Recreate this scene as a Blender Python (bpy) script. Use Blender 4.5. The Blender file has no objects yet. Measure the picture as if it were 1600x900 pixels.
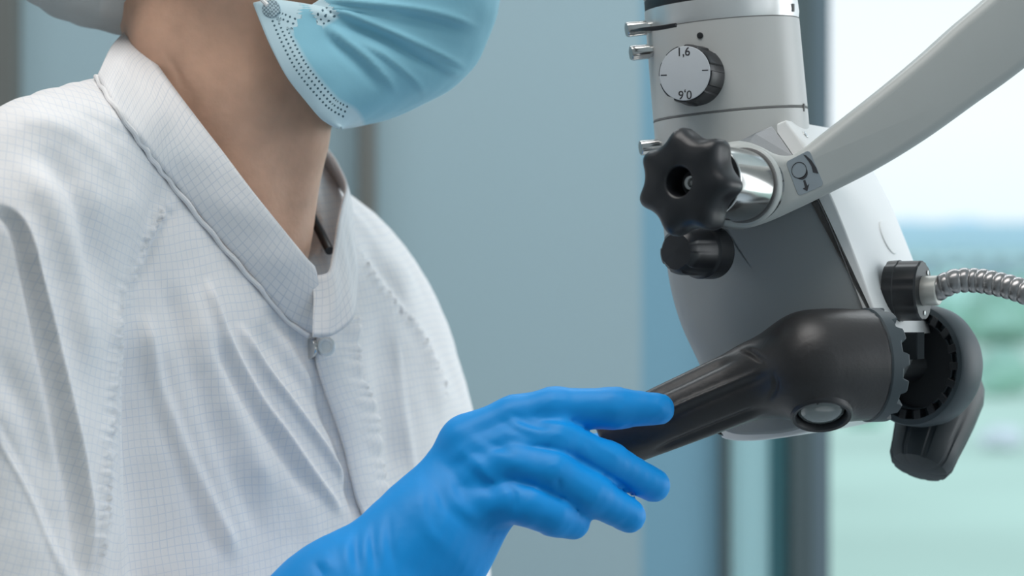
import bpy, bmesh, math, random
import numpy as np
from mathutils import Matrix, Vector
from mathutils.bvhtree import BVHTree
random.seed(7); rng = np.random.default_rng(7)
PI = math.pi
SC = bpy.context.scene
COL = SC.collection

# ------------------------------------------------------------------ camera, world, lights, exposure
CAM_D, CAM_H, LENS = 1.32, 1.35, 85.0
PX = 36.0 / LENS / 1600.0
cd = bpy.data.cameras.new('camera'); cd.lens = LENS; cd.sensor_width = 36; cd.clip_start = .05; cd.clip_end = 600
cd.dof.use_dof = True; cd.dof.focus_distance = CAM_D + .01; cd.dof.aperture_fstop = 6.3
cam = bpy.data.objects.new('camera', cd); COL.objects.link(cam)
cam.location = (0, -CAM_D, CAM_H); cam.rotation_euler = (PI/2, 0, 0); SC.camera = cam

w = bpy.data.worlds.new('sky'); SC.world = w; w.use_nodes = True
nt = w.node_tree; nt.nodes.clear()
o_ = nt.nodes.new('ShaderNodeOutputWorld'); b_ = nt.nodes.new('ShaderNodeBackground')
tc = nt.nodes.new('ShaderNodeTexCoord'); sx = nt.nodes.new('ShaderNodeSeparateXYZ'); cr = nt.nodes.new('ShaderNodeValToRGB')
mp = nt.nodes.new('ShaderNodeMapRange'); mp.inputs[1].default_value = -1; mp.inputs[2].default_value = 1
nt.links.new(tc.outputs['Generated'], sx.inputs[0]); nt.links.new(sx.outputs['Z'], mp.inputs[0]); nt.links.new(mp.outputs[0], cr.inputs[0])
e = cr.color_ramp.elements
e[0].position = 0; e[0].color = (.30, .40, .42, 1)
e[1].position = 1; e[1].color = (.62, .82, 1, 1)
for p, c in ((.47, (.42, .52, .52, 1)), (.50, (.80, .92, .97, 1)), (.535, (.93, .975, 1, 1)), (.62, (.86, .94, 1, 1))):
    q = e.new(p); q.color = c
nt.links.new(cr.outputs[0], b_.inputs[0]); b_.inputs[1].default_value = 1.06
nt.links.new(b_.outputs[0], o_.inputs[0])

def area(name, loc, rot, sx_, sy_, power, col=(1, 1, 1)):
    l = bpy.data.lights.new(name, 'AREA'); l.shape = 'RECTANGLE'; l.size = sx_; l.size_y = sy_; l.energy = power; l.color = col
    o = bpy.data.objects.new(name, l); COL.objects.link(o); o.location = loc; o.rotation_euler = rot; return o
area('unseen_ceiling_lamp', (-.35, -.45, 2.66), (0, 0, 0), 1.4, .9, 16, (1, .97, .94))
area('unseen_ceiling_lamp', (-.2, 1.3, 2.66), (0, 0, 0), 2.4, .5, 17, (.95, .98, 1))  # unseen wall washer, added to brighten the back wall
area('side_window_daylight', (3.2, .5, 1.6), (0, math.radians(90), 0), 1.8, 3.0, 44, (.94, .975, 1))
sl_ = bpy.data.lights.new('sun', 'SUN'); sl_.energy = .55; sl_.angle = .05; sl_.color = (1, .98, .95); so_ = bpy.data.objects.new('sun', sl_); COL.objects.link(so_); so_.rotation_euler = (math.radians(-8), math.radians(25), 0)

vs = SC.view_settings; vs.view_transform = 'Standard'; vs.look = 'None'; vs.gamma = 1; vs.use_curve_mapping = False; vs.exposure = 0.17

# ------------------------------------------------------------------ helpers
def P(px, py, y=0.0):
    d = CAM_D + y
    return Vector(((px-800)*PX*d, y, CAM_H-(py-450)*PX*d))
def mm(n, y=0.0): return n*PX*(CAM_D+y)          # a length of n photo pixels at depth y
def to_px(V):
    d = V[:, 1]+CAM_D
    return np.stack([V[:, 0]/(PX*d)+800, 450-(V[:, 2]-CAM_H)/(PX*d)], 1)

def mat(name, col, rough=.5, metal=0., bump=0., bscale=50., spec=.5, var=0., coat=0., sheen=0., trans=0., sss=0., emit=None, bdist=.002, stretch=(1, 1, 1)):
    m = bpy.data.materials.new(name); m.use_nodes = True; n = m.node_tree; p = n.nodes['Principled BSDF']
    p.inputs['Base Color'].default_value = (*col, 1); p.inputs['Roughness'].default_value = rough; p.inputs['Metallic'].default_value = metal
    p.inputs['Specular IOR Level'].default_value = spec; p.inputs['Coat Weight'].default_value = coat; p.inputs['Sheen Weight'].default_value = sheen
    p.inputs['Transmission Weight'].default_value = trans
    if sss: p.inputs['Subsurface Weight'].default_value = sss; p.inputs['Subsurface Radius'].default_value = (.9, .35, .2); p.inputs['Subsurface Scale'].default_value = .006
    if emit: p.inputs['Emission Color'].default_value = (*emit[0], 1); p.inputs['Emission Strength'].default_value = emit[1]
    t = n.nodes.new('ShaderNodeTexCoord'); mpg = n.nodes.new('ShaderNodeMapping'); mpg.inputs['Scale'].default_value = stretch
    n.links.new(t.outputs['Object'], mpg.inputs[0])
    if bump:
        z = n.nodes.new('ShaderNodeTexNoise'); z.inputs['Scale'].default_value = bscale; z.inputs['Detail'].default_value = 4
        b = n.nodes.new('ShaderNodeBump'); b.inputs['Strength'].default_value = bump; b.inputs['Distance'].default_value = bdist
        n.links.new(mpg.outputs[0], z.inputs[0]); n.links.new(z.outputs[0], b.inputs['Height']); n.links.new(b.outputs[0], p.inputs['Normal'])
    z = n.nodes.new('ShaderNodeTexNoise'); z.inputs['Scale'].default_value = bscale*.3; r = n.nodes.new('ShaderNodeValToRGB')
    v = max(var, .02)
    r.color_ramp.elements[0].position = .3; r.color_ramp.elements[1].position = .7
    r.color_ramp.elements[0].color = (*[c*(1-v) for c in col], 1); r.color_ramp.elements[1].color = (*[min(1, c*(1+v)) for c in col], 1)
    n.links.new(mpg.outputs[0], z.inputs[0]); n.links.new(z.outputs[0], r.inputs[0]); n.links.new(r.outputs[0], p.inputs['Base Color'])
    return m

ORG = {}                                              # world origin of each object
def empty(name, loc, label=None, cat=None, group=None):
    o = bpy.data.objects.new(name, None); COL.objects.link(o); o.location = loc; o.empty_display_size = .05
    ORG[o.name] = Vector(loc); tag(o, label, cat, group); return o
def tag(o, label=None, cat=None, group=None, kind=None):
    for k, v in (('label', label), ('category', cat), ('group', group), ('kind', kind)):
        if v: o[k] = v
    return o
def obj(name, V, F, m, parent=None, smooth=True, sharp=40, label=None, solid=0., bevel=0., sub=0, offset=-1.):
    V = np.array([tuple(v) for v in V], float) if not isinstance(V, np.ndarray) else V
    c = (V.min(0)+V.max(0))/2
    me = bpy.data.meshes.new(name)
    me.from_pydata((V-c).tolist(), [], [tuple(int(i) for i in f) for f in F] if not isinstance(F, np.ndarray) else F.tolist())
    bm = bmesh.new(); bm.from_mesh(me); bmesh.ops.recalc_face_normals(bm, faces=bm.faces); bm.to_mesh(me); bm.free()
    me.materials.append(m)
    if smooth:
        me.polygons.foreach_set('use_smooth', [p.loop_total <= 12 for p in me.polygons])
        if sharp: me.set_sharp_from_angle(angle=math.radians(sharp))
    o = bpy.data.objects.new(name, me); COL.objects.link(o); o.location = c; ORG[o.name] = Vector(c)
    if parent is not None:
        o.parent = parent; o.matrix_parent_inverse = Matrix.Translation(-ORG[parent.name])
    if bevel:
        b = o.modifiers.new('b', 'BEVEL'); b.width = bevel; b.segments = 3; b.limit_method = 'ANGLE'
    if solid:
        s = o.modifiers.new('s', 'SOLIDIFY'); s.thickness = solid; s.offset = offset
    if sub:
        s = o.modifiers.new('u', 'SUBSURF'); s.levels = sub; s.render_levels = sub
    if label: o['label'] = label
    return o
def frame(o, n, up=(0, 0, 1)):
    n = Vector(n).normalized(); up = Vector(up)
    ux = up.cross(n)
    if ux.length < 1e-4: ux = Vector((1, 0, 0))
    ux.normalize(); uy = n.cross(ux)
    M = Matrix((ux, uy, n)).transposed().to_4x4(); M.translation = Vector(o); return M
def lathe(M, prof, n=64, rad=None):
    """prof: (radius, w); rad(phi, r, w) may modulate"""
    V = []; F = []; k = len(prof)
    for r, w_ in prof:
        for i in range(n):
            a = 2*PI*i/n; rr, ww = rad(a, r, w_) if rad else (r, w_)
            V.append(M @ Vector((rr*math.cos(a), rr*math.sin(a), ww)))
    for j in range(k-1):
        for i in range(n):
            F.append((j*n+i, j*n+(i+1) % n, (j+1)*n+(i+1) % n, (j+1)*n+i))
    if prof[0][0] > 1e-6: F.append(tuple(range(n))[::-1])
    if prof[-1][0] > 1e-6: F.append(tuple((k-1)*n+i for i in range(n)))
    return V, F
def rprof(R, w0, w1, b=.001, b0=None):
    b0 = b if b0 is None else b0
    out = []
    for t in np.linspace(0, PI/2, 5): out.append((R-b0+b0*math.sin(t), w0+b0-b0*math.cos(t)))
    for t in np.linspace(0, PI/2, 5): out.append((R-b+b*math.cos(t), w1-b+b*math.sin(t)))
    return out
def cyl(name, M, R, w0, w1, m, parent, b=.0008, n=48, **k):
    V, F = lathe(M, rprof(R, w0, w1, b), n); return obj(name, V, F, m, parent, **k)
def catmull(pts, n=8, closed=False):
    pts = [np.array(p, float) for p in pts]; out = []; N = len(pts)
    rngi = range(N if closed else N-1)
    for i in rngi:
        if closed: a, b, c, d = pts[(i-1) % N], pts[i], pts[(i+1) % N], pts[(i+2) % N]
        else: a, b, c, d = pts[max(i-1, 0)], pts[i], pts[i+1], pts[min(i+2, N-1)]
        for j in range(n):
            t = j/n
            out.append(.5*((2*b)+(c-a)*t+(2*a-5*b+4*c-d)*t*t+(3*b-a-3*c+d)*t**3))
    if not closed: out.append(pts[-1])
    return np.array(out)
def tube(pts, r, n=12, cap=True, n_ease=None):
    """tube along 3-D points; r scalar or list"""
    pts = [Vector(p) for p in pts]; k = len(pts); rr = [float(r)]*k if np.isscalar(r) else [float(q) for q in r]
    V = []; F = []; up = Vector((0, 0, 1)); prev = None
    for i, p in enumerate(pts):
        t = (pts[min(i+1, k-1)]-pts[max(i-1, 0)]).normalized()
        if prev is None:
            a = t.cross(Vector((.13, .3, 1))).normalized()
        else: a = (prev-t*prev.dot(t)).normalized()
        prev = a; b = t.cross(a)
        for j in range(n):
            q = 2*PI*j/n; V.append(p+rr[i]*(math.cos(q)*a+math.sin(q)*b))
    for i in range(k-1):
        for j in range(n): F.append((i*n+j, i*n+(j+1) % n, (i+1)*n+(j+1) % n, (i+1)*n+j))
    if cap: F.append(tuple(range(n))[::-1]); F.append(tuple((k-1)*n+j for j in range(n)))
    return V, F
def box(x0, x1, y0, y1, z0, z1):
    V = [(x, y, z) for x in (x0, x1) for y in (y0, y1) for z in (z0, z1)]
    return V, [(0, 1, 3, 2), (4, 6, 7, 5), (0, 4, 5, 1), (2, 3, 7, 6), (0, 2, 6, 4), (1, 5, 7, 3)]
def rounded_extrude(out, T, r, M, rb=None, seg=6, fan=False):
    """out: (n,2) closed outline in M's xy plane; front at w=0 towards -n ... w from 0 to T along +n. r: scalar or per-vertex edge radius"""
    out = np.array(out, float); n = len(out)
    A = .5*np.sum(out[:, 0]*np.roll(out[:, 1], -1)-np.roll(out[:, 0], -1)*out[:, 1])
    if A < 0: out = out[::-1]; r = r[::-1] if not np.isscalar(r) else r
    d = np.roll(out, -1, 0)-np.roll(out, 1, 0); d /= np.linalg.norm(d, axis=1)[:, None]+1e-12
    nrm = np.stack([d[:, 1], -d[:, 0]], 1)
    r = np.full(n, r) if np.isscalar(r) else np.array(r); rb = r*.3 if rb is None else (np.full(n, rb) if np.isscalar(rb) else np.array(rb))
    rings = []
    for t in np.linspace(0, PI/2, seg+1): rings.append((out-nrm*(r*(1-math.sin(t)))[:, None], r*(1-math.cos(t))))
    for t in np.linspace(0, PI/2, seg+1): rings.append((out-nrm*(rb*(1-math.cos(t)))[:, None], T-rb*(1-math.sin(t))))
    V = []; F = []
    for xy, w_ in rings:
        for i in range(n): V.append(M @ Vector((xy[i, 0], xy[i, 1], float(w_[i]))))
    for j in range(len(rings)-1):
        for i in range(n): F.append((j*n+i, j*n+(i+1) % n, (j+1)*n+(i+1) % n, (j+1)*n+i))
    if fan:
        for j0, w_ in ((0, 0.), ((len(rings)-1)*n, T)):
            c = rings[j0//n][0].mean(0); q = len(V); xy = rings[j0//n][0]*.96+c*.04
            for i in range(n): V.append(M @ Vector((xy[i, 0], xy[i, 1], w_)))
            V.append(M @ Vector((c[0], c[1], w_)))
            for i in range(n): F.append((j0+i, j0+(i+1) % n, q+(i+1) % n, q+i)); F.append((q+i, q+(i+1) % n, q+n))
        return V, F
    F.append(tuple(range(n))[::-1]); F.append(tuple((len(rings)-1)*n+i for i in range(n)))
    return V, F

# ---- implicit surfaces
def surface_nets(f, lo, hi, h):
    lo = np.array(lo, float); n = np.ceil((np.array(hi)-lo)/h).astype(int)+1
    ax = [(lo[i]+h*np.arange(n[i])).astype(np.float32) for i in range(3)]
    X, Y, Z = np.meshgrid(*ax, indexing='ij')
    Fv = f(X, Y, Z).astype(np.float32); del X, Y, Z
    S = Fv < 0
    acc = np.zeros((n[0]-1, n[1]-1, n[2]-1, 3), np.float32); cnt = np.zeros((n[0]-1, n[1]-1, n[2]-1), np.float32)
    for axis in range(3):
        o1, o2 = [i for i in range(3) if i != axis]
        for a in (0, 1):
            for b in (0, 1):
                s0 = [None]*3; s1 = [None]*3
                s0[axis] = slice(0, n[axis]-1); s1[axis] = slice(1, n[axis])
                for o, q in ((o1, a), (o2, b)): s0[o] = slice(q, n[o]-1+q); s1[o] = s0[o]
                f0 = Fv[tuple(s0)]; f1 = Fv[tuple(s1)]; ch = S[tuple(s0)] != S[tuple(s1)]
                t = np.where(ch, f0/np.where(ch, f0-f1, 1), 0)
                cnt += ch
                acc[..., axis] += np.where(ch, t, 0); acc[..., o1] += ch*a; acc[..., o2] += ch*b
    act = cnt > 0; idx = -np.ones(act.shape, int); idx[act] = np.arange(act.sum())
    I = np.argwhere(act); V = lo+h*(I+acc[act]/cnt[act][:, None])
    faces = []
    for axis in range(3):
        o1, o2 = [(1, 2), (2, 0), (0, 1)][axis]
        s0 = [slice(None)]*3; s1 = [slice(None)]*3
        s0[axis] = slice(0, n[axis]-1); s1[axis] = slice(1, n[axis])
        A = S[tuple(s0)]; B = S[tuple(s1)]; ch = A != B
        E = np.argwhere(ch); 
        ok = (E[:, o1] > 0) & (E[:, o2] > 0) & (E[:, o1] < n[o1]-1) & (E[:, o2] < n[o2]-1); E = E[ok]
        fl = A[ch][ok]
        q = []
        for d1, d2 in ((-1, -1), (0, -1), (0, 0), (-1, 0)):
            e_ = E.copy(); e_[:, o1] += d1; e_[:, o2] += d2; q.append(idx[e_[:, 0], e_[:, 1], e_[:, 2]])
        q = np.stack(q, 1); q[~fl] = q[~fl][:, ::-1]; faces.append(q)
    return V, np.concatenate(faces)
def smin(a, b, k):
    h = np.clip(.5+.5*(b-a)/k, 0, 1); return b*(1-h)+a*h-k*h*(1-h)
def cap_sdf(X, Y, Z, a, b, ra, rb, sy=1.):
    ax, ay, az = a; bx, by, bz = b; dx, dy, dz = bx-ax, by-ay, bz-az
    L = dx*dx+dy*dy+dz*dz+1e-12
    t = np.clip(((X-ax)*dx+(Y-ay)*dy+(Z-az)*dz)/L, 0, 1)
    q = np.sqrt((X-ax-t*dx)**2+((Y-ay-t*dy)/sy)**2+(Z-az-t*dz)**2)
    return q-(ra+(rb-ra)*t)
def ell_sdf(X, Y, Z, c, r, Mx=None):
    x, y, z = X-c[0], Y-c[1], Z-c[2]
    if Mx is not None: x, y, z = (Mx[0][0]*x+Mx[0][1]*y+Mx[0][2]*z, Mx[1][0]*x+Mx[1][1]*y+Mx[1][2]*z, Mx[2][0]*x+Mx[2][1]*y+Mx[2][2]*z)
    return (np.sqrt((x/r[0])**2+(y/r[1])**2+(z/r[2])**2)-1)*min(r)
def refine(V, F, sub=1, smooth=2):
    """smooth + subdivide through modifiers, returns arrays"""
    me = bpy.data.meshes.new('t'); me.from_pydata(V.tolist(), [], F.tolist())
    o = bpy.data.objects.new('t', me); COL.objects.link(o)
    if smooth: s = o.modifiers.new('s', 'SMOOTH'); s.factor = .5; s.iterations = smooth
    if sub: s = o.modifiers.new('u', 'SUBSURF'); s.levels = sub
    dg = bpy.context.evaluated_depsgraph_get(); ev = o.evaluated_get(dg).to_mesh()
    n = len(ev.vertices); V2 = np.empty(n*3, np.float32); ev.vertices.foreach_get('co', V2)
    fn = len(ev.polygons); F2 = np.empty(fn*4, np.int32); ev.loops.foreach_get('vertex_index', F2)
    N2 = np.empty(n*3, np.float32); ev.vertices.foreach_get('normal', N2)
    o.evaluated_get(dg).to_mesh_clear(); bpy.data.objects.remove(o); bpy.data.meshes.remove(me)
    return V2.reshape(-1, 3).astype(float), F2.reshape(-1, 4), N2.reshape(-1, 3).astype(float)
def poly_dist(Q, pts):
    """distance, signed side (+ = left of travel as seen), parameter along"""
    best = np.full(len(Q), 1e9); side = np.zeros(len(Q)); par = np.zeros(len(Q)); L = 0
    for a, b in zip(pts[:-1], pts[1:]):
        d = b-a; l = np.linalg.norm(d)+1e-9
        t = np.clip(((Q-a) @ d)/l**2, 0, 1); c = Q-a-t[:, None]*d
        dd = np.linalg.norm(c, axis=1); m = dd < best
        best[m] = dd[m]; side[m] = np.sign(d[0]*(Q[m, 1]-a[1])-d[1]*(Q[m, 0]-a[0])); par[m] = L+t[m]*l; L += l
    return best, side, par, L
def sculpt(V, N, strokes):
    """folds and creases: each follows a path laid over the surface as the eye meets it, the surface moves along its normal"""
    Q = to_px(V); view = V-np.array([0, -CAM_D, CAM_H]); view /= np.linalg.norm(view, axis=1)[:, None]
    face = np.clip(-(view*N).sum(1)*2.2-.1, 0, 1); D = np.zeros(len(V))
    for pts, width, amp, kind in strokes:
        pts = catmull(pts, 5); lo = pts.min(0)-width*4; hi = pts.max(0)+width*4
        m = np.where((Q > lo).all(1) & (Q < hi).all(1) & (face > 0))[0]
        if not len(m): continue
        d, s, t, L = poly_dist(Q[m], pts)
        end = np.clip(np.minimum(t, L-t)/(min(L*.45, max(width*4, 45))+1e-6), 0, 1); end = end*end*(3-2*end)
        if kind == 'r': v = np.exp(-(d/width)**2)
        elif kind == 'ruf': v = np.exp(-(d/width)**2)*(.55+.45*np.sin(t*.42+np.sin(t*.13)*2.5)*np.cos(t*.21+s*.8))
        elif kind == 'L': v = np.where(s < 0, np.exp(-d/width), np.exp(-(d/4.)**2))     # raised on the one side, falls sharply on the other
        elif kind == 'R': v = np.where(s > 0, np.exp(-d/width), np.exp(-(d/4.)**2))
        D[m] += amp*.001*v*end
    return V+N*(D*face)[:, None]
def wavy(V, N, amp, scale, seed=0):
    r = np.random.default_rng(seed); D = np.zeros(len(V))
    for i in range(7):
        k = r.normal(size=3)*scale*(1+.35*i); D += np.sin(V @ k+r.uniform(0, 6))/(1+.35*i)
    return V+N*(D*amp/3)[:, None]

def bvh(V, F): return BVHTree.FromPolygons([tuple(v) for v in V.tolist()], [tuple(f) for f in F.tolist()])
def hit(tree, px, py, lift=0., default=.1):
    o = Vector((0, -CAM_D, CAM_H)); d = (P(px, py, 0)-o).normalized()
    loc, n, i, dist = tree.ray_cast(o, d)
    if loc is None: return P(px, py, default)
    return loc+(n if n.y < 0 else -n)*lift
def hit_y(tree, px, py, default=.1):
    return hit(tree, px, py, 0, default).y

# ------------------------------------------------------------------ materials
M_coat = None
def cloth_mat(name, col, grid=True, pitch=.0046, dark=.86, bumps=.25):
    m = bpy.data.materials.new(name); m.use_nodes = True; n = m.node_tree; p = n.nodes['Principled BSDF']; L = n.links.new
    p.inputs['Roughness'].default_value = .75; p.inputs['Sheen Weight'].default_value = .15; p.inputs['Specular IOR Level'].default_value = .3
    at = n.nodes.new('ShaderNodeAttribute'); at.attribute_name = 'weave'
    def math_(op, a, b=None):
        k = n.nodes.new('ShaderNodeMath'); k.operation = op
        for i, q in enumerate((a, b)):
            if q is None: continue
            if isinstance(q, (int, float)): k.inputs[i].default_value = q
            else: L(q, k.inputs[i])
        return k.outputs[0]
    s = n.nodes.new('ShaderNodeSeparateXYZ'); 
    nz0 = n.nodes.new('ShaderNodeTexNoise'); nz0.inputs['Scale'].default_value = 22; nz0.inputs['Detail'].default_value = 1
    tcn = n.nodes.new('ShaderNodeTexCoord'); L(tcn.outputs['Object'], nz0.inputs[0])
    va = n.nodes.new('ShaderNodeVectorMath'); va.operation = 'MULTIPLY_ADD'; L(nz0.outputs['Color'], va.inputs[0]); va.inputs[1].default_value = (.008,)*3; L(at.outputs['Vector'], va.inputs[2])
    L(va.outputs[0], s.inputs[0])
    lines = None
    for ax in ('X', 'Y'):
        fr = math_('FRACT', math_('DIVIDE', s.outputs[ax], pitch)); ln = math_('LESS_THAN', fr, .11)
        lines = ln if lines is None else math_('MAXIMUM', lines, ln)
    mx = n.nodes.new('ShaderNodeMix'); mx.data_type = 'RGBA'
    nz = n.nodes.new('ShaderNodeTexNoise'); nz.inputs['Scale'].default_value = 60; L(tcn.outputs['Object'], nz.inputs[0])
    fac = math_('MULTIPLY', lines, math_('ADD', math_('MULTIPLY', nz.outputs[0], .9), .15))
    L(fac, mx.inputs[0]); mx.inputs[6].default_value = (*col, 1); mx.inputs[7].default_value = (col[0]*dark*.80, col[1]*dark*.86, col[2]*dark*.95, 1)
    if grid: L(mx.outputs[2], p.inputs['Base Color'])
    else: p.inputs['Base Color'].default_value = (*col, 1)
    nb = n.nodes.new('ShaderNodeTexNoise'); nb.inputs['Scale'].default_value = 45; nb.inputs['Detail'].default_value = 5; L(at.outputs['Vector'], nb.inputs[0])
    b = n.nodes.new('ShaderNodeBump'); b.inputs['Strength'].default_value = bumps; b.inputs['Distance'].default_value = .004
    L(nb.outputs[0], b.inputs['Height']); L(b.outputs[0], p.inputs['Normal'])
    return m
def weave(o, uv):
    a = o.data.attributes.new('weave', 'FLOAT_VECTOR', 'POINT')
    a.data.foreach_set('vector', np.concatenate([uv, np.zeros((len(uv), 1))], 1).astype(np.float32).ravel())

M_coat = cloth_mat('white_grid_cloth', (.79, .775, .775), dark=.97)
M_collar = cloth_mat('collar_grid_cloth', (.79, .775, .775), dark=.88)
M_coat_in = cloth_mat('collar_lining', (.50, .50, .52), dark=.9)
M_skin = mat('skin', (.68, .41, .29), .52, sss=.12, bump=.12, bscale=260, var=.07, spec=.4)
M_glove = mat('blue_nitrile', (.0, .275, .72), .5, bump=.10, bscale=90, spec=.35, var=.03)
M_cap = mat('bouffant_cap_cloth', (.58, .60, .60), .9, bump=.6, bscale=40, bdist=.004, var=.05)
M_white_plastic = mat('white_plastic', (.78, .79, .79), .38, spec=.45)
M_grey_plastic = mat('light_grey_enamel', (.50, .505, .495), .36, spec=.5)
M_body = mat('housing_enamel', (.31, .33, .335), .42, spec=.45)  # one even mid grey, darker than the column and rim cover
M_arm = mat('arm_enamel', (.43, .45, .44), .42, spec=.4)
M_silver = mat('satin_aluminium', (.66, .67, .67), .32, metal=.6)
M_chrome = mat('polished_steel', (.58, .58, .57), .16, metal=1.)
M_black = mat('black_plastic', (.012, .013, .016), .42, spec=.5)
M_soft = mat('black_soft_plastic', (.022, .020, .021), .40, spec=.55, bump=.05, bscale=500)
M_knobblk = mat('black_matte_knob', (.010, .011, .014), .38, spec=.5)
M_slate = mat('slate_plastic', (.045, .060, .070), .5, spec=.4)
M_line = mat('groove_dark', (.16, .16, .16), .8)
M_print = mat('printed_ink', (.03, .03, .035), .6)
M_dial = mat('dial_face', (.50, .53, .56), .45)
M_label = mat('label_film', (.25, .29, .32), .5)
M_glass = mat('lens_glass', (.10, .12, .12), .12, spec=.8, coat=.6)
M_conduit = mat('steel_conduit', (.36, .35, .35), .30, metal=.85)
M_collarm = mat('cable_collar', (.62, .61, .57), .4, metal=.3)

# ------------------------------------------------------------------ the room
M_wall = mat('pale_blue_panel', (.315, .425, .465), .55, spec=.3, bscale=3)
M_wall2 = mat('blue_door_leaf', (.19, .36, .46), .5, spec=.3, bscale=3)
M_post = mat('grey_post', (.13, .135, .125), .6, bscale=3)
M_postdark = mat('slate_window_post', (.062, .092, .10), .6, bscale=3)
M_postmid = mat('blue_grey_post', (.12, .17, .20), .6, bscale=3)
M_wallleft = mat('grey_wall', (.5, .52, .53), .8, bscale=3)
M_floor = mat('vinyl_floor', (.34, .38, .40), .45, bscale=4, var=.05)
M_ceil = mat('ceiling_paint', (.78, .79, .80), .9, bscale=4)
def clear_glass(name, tint, rough=0., fac=1.):
    m = bpy.data.materials.new(name); m.use_nodes = True; n = m.node_tree; n.nodes.clear(); L = n.links.new
    out = n.nodes.new('ShaderNodeOutputMaterial'); t = n.nodes.new('ShaderNodeBsdfTransparent'); t.inputs[0].default_value = (*tint, 1)
    g = n.nodes.new('ShaderNodeBsdfGlossy'); g.inputs['Roughness'].default_value = rough; mx = n.nodes.new('ShaderNodeMixShader'); mx.inputs[0].default_value = .05
    L(t.outputs[0], mx.inputs[1]); L(g.outputs[0], mx.inputs[2]); L(mx.outputs[0], out.inputs[0]); return m
M_pane = clear_glass('window_glass', (.97, .99, 1.))
def frosted(name, col):
    m = bpy.data.materials.new(name); m.use_nodes = True; n = m.node_tree; n.nodes.clear(); L = n.links.new
    out = n.nodes.new('ShaderNodeOutputMaterial'); t = n.nodes.new('ShaderNodeBsdfTranslucent'); t.inputs[0].default_value = (*col, 1)
    d = n.nodes.new('ShaderNodeBsdfDiffuse'); d.inputs[0].default_value = (*col, 1); mx = n.nodes.new('ShaderNodeMixShader'); mx.inputs[0].default_value = .2
    L(t.outputs[0], mx.inputs[1]); L(d.outputs[0], mx.inputs[2]); L(mx.outputs[0], out.inputs[0]); return m
M_frost = frosted('frosted_glass', (.80, .97, 1.))
M_frost2 = frosted('frosted_glass_deep', (.27, .46, .50))

WY = 2.2                                            # back wall
def wx(px, y=WY): return (px-800)*PX*(CAM_D+y)
def wz(py, y=WY): return CAM_H-(py-450)*PX*(CAM_D+y)
def struct(name, V, F, m, label=None, bevel=0.):
    o = obj(name, V, F, m, None, smooth=False, bevel=bevel); o['kind'] = 'structure'
    if label: o['label'] = label
    return o
struct('floor', *box(-3.2, 4.2, -3.2, WY+.1, -.1, 0), M_floor, 'grey vinyl floor of the laboratory room')
struct('ceiling', *box(-3.2, 2.6, -3.2, WY+.1, 2.7, 2.8), M_ceil, 'white ceiling of the laboratory room')
struct('wall_left', *box(-3.3, -3.2, -3.2, WY+.1, 0, 2.7), M_wallleft, 'plain grey side wall of the room')
struct('wall_light_block', *box(-3.2, 2.6, -3.3, -3.2, 0, 2.7), M_wallleft, 'plain grey unseen wall behind the camera, added to block front light')  # added out of view to cut front fill, so folds shade more
struct('wall_back', *box(-3.2, wx(1002), WY, WY+.1, 0, 2.7), M_wall, 'pale blue wall panel behind the person')
struct('door_1', *box(wx(1002), wx(1124), WY-.0, WY+.05, 0, 2.7), M_wall2, 'deeper blue door leaf right of the pale panel')
struct('trim_1', *box(wx(-190), wx(34), WY-.06, WY-.001, 0, 2.7), M_post, 'broad grey post at far left of the wall')
struct('trim_2', *box(wx(562), wx(589), WY-.05, WY-.001, 0, 2.7), M_post, 'slim grey post on the wall below the mask', bevel=.004)
struct('trim_3', *box(wx(1124), wx(1140), WY-.02, WY+.08, 0, 2.7), M_postdark, 'thin dark post left of the frosted strip')
struct('window_2', *box(wx(1140), wx(1204), WY+.02, WY+.03, 0, 2.7), M_frost, 'narrow frosted pane glowing pale blue')
struct('window_3', *box(wx(1204), wx(1232), WY+.02, WY+.03, 0, 2.7), M_frost2, 'teal frosted strip beside the dark post')
struct('trim_4', *box(wx(1232), wx(1262), WY-.05, WY+.1, 0, 2.7), M_postdark, 'dark slate window post left half')
struct('trim_5', *box(wx(1262), wx(1294), WY-.02, WY+.1, 0, 2.7), M_postmid, 'blue grey window post beside the bright window')
wf = struct('window_1', *box(wx(1294), 4.2, WY+.04, WY+.046, .05, 2.66), M_pane, 'large clear window looking out on a lawn')
obj('window_frame', *box(wx(1294), 4.2, WY, WY+.09, 0, .05), M_postmid, wf, smooth=False)
obj('window_frame', *box(wx(1294), 4.2, WY, WY+.09, 2.66, 2.7), M_postmid, wf, smooth=False)

# ------------------------------------------------------------------ outdoors, far behind the glass
M_lawn = mat('lawn', (.45, .60, .49), .9, bscale=.6, var=.16)  # pale base colour holds the hazy veil of the bright outdoors
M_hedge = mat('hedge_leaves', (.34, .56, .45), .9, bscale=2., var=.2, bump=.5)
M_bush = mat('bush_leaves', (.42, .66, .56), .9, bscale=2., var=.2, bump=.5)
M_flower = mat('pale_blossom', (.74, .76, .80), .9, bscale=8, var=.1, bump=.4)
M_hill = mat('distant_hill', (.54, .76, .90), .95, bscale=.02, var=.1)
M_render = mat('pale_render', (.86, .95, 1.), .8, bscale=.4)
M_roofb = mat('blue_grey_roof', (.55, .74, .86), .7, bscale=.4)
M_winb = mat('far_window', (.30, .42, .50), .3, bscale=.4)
def ground(name, x0, x1, y0, y1, z, n=24, amp=.012):
    V = []; F = []
    for j in range(n+1):
        for i in range(n+1):
            x = x0+(x1-x0)*i/n; y = y0+(y1-y0)*(j/n)**2
            V.append((x, y, z+amp*math.sin(x*.7)*math.cos(y*.5)))
    for j in range(n):
        for i in range(n): a = j*(n+1)+i; F.append((a, a+1, a+n+2, a+n+1))
    return V, F
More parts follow.
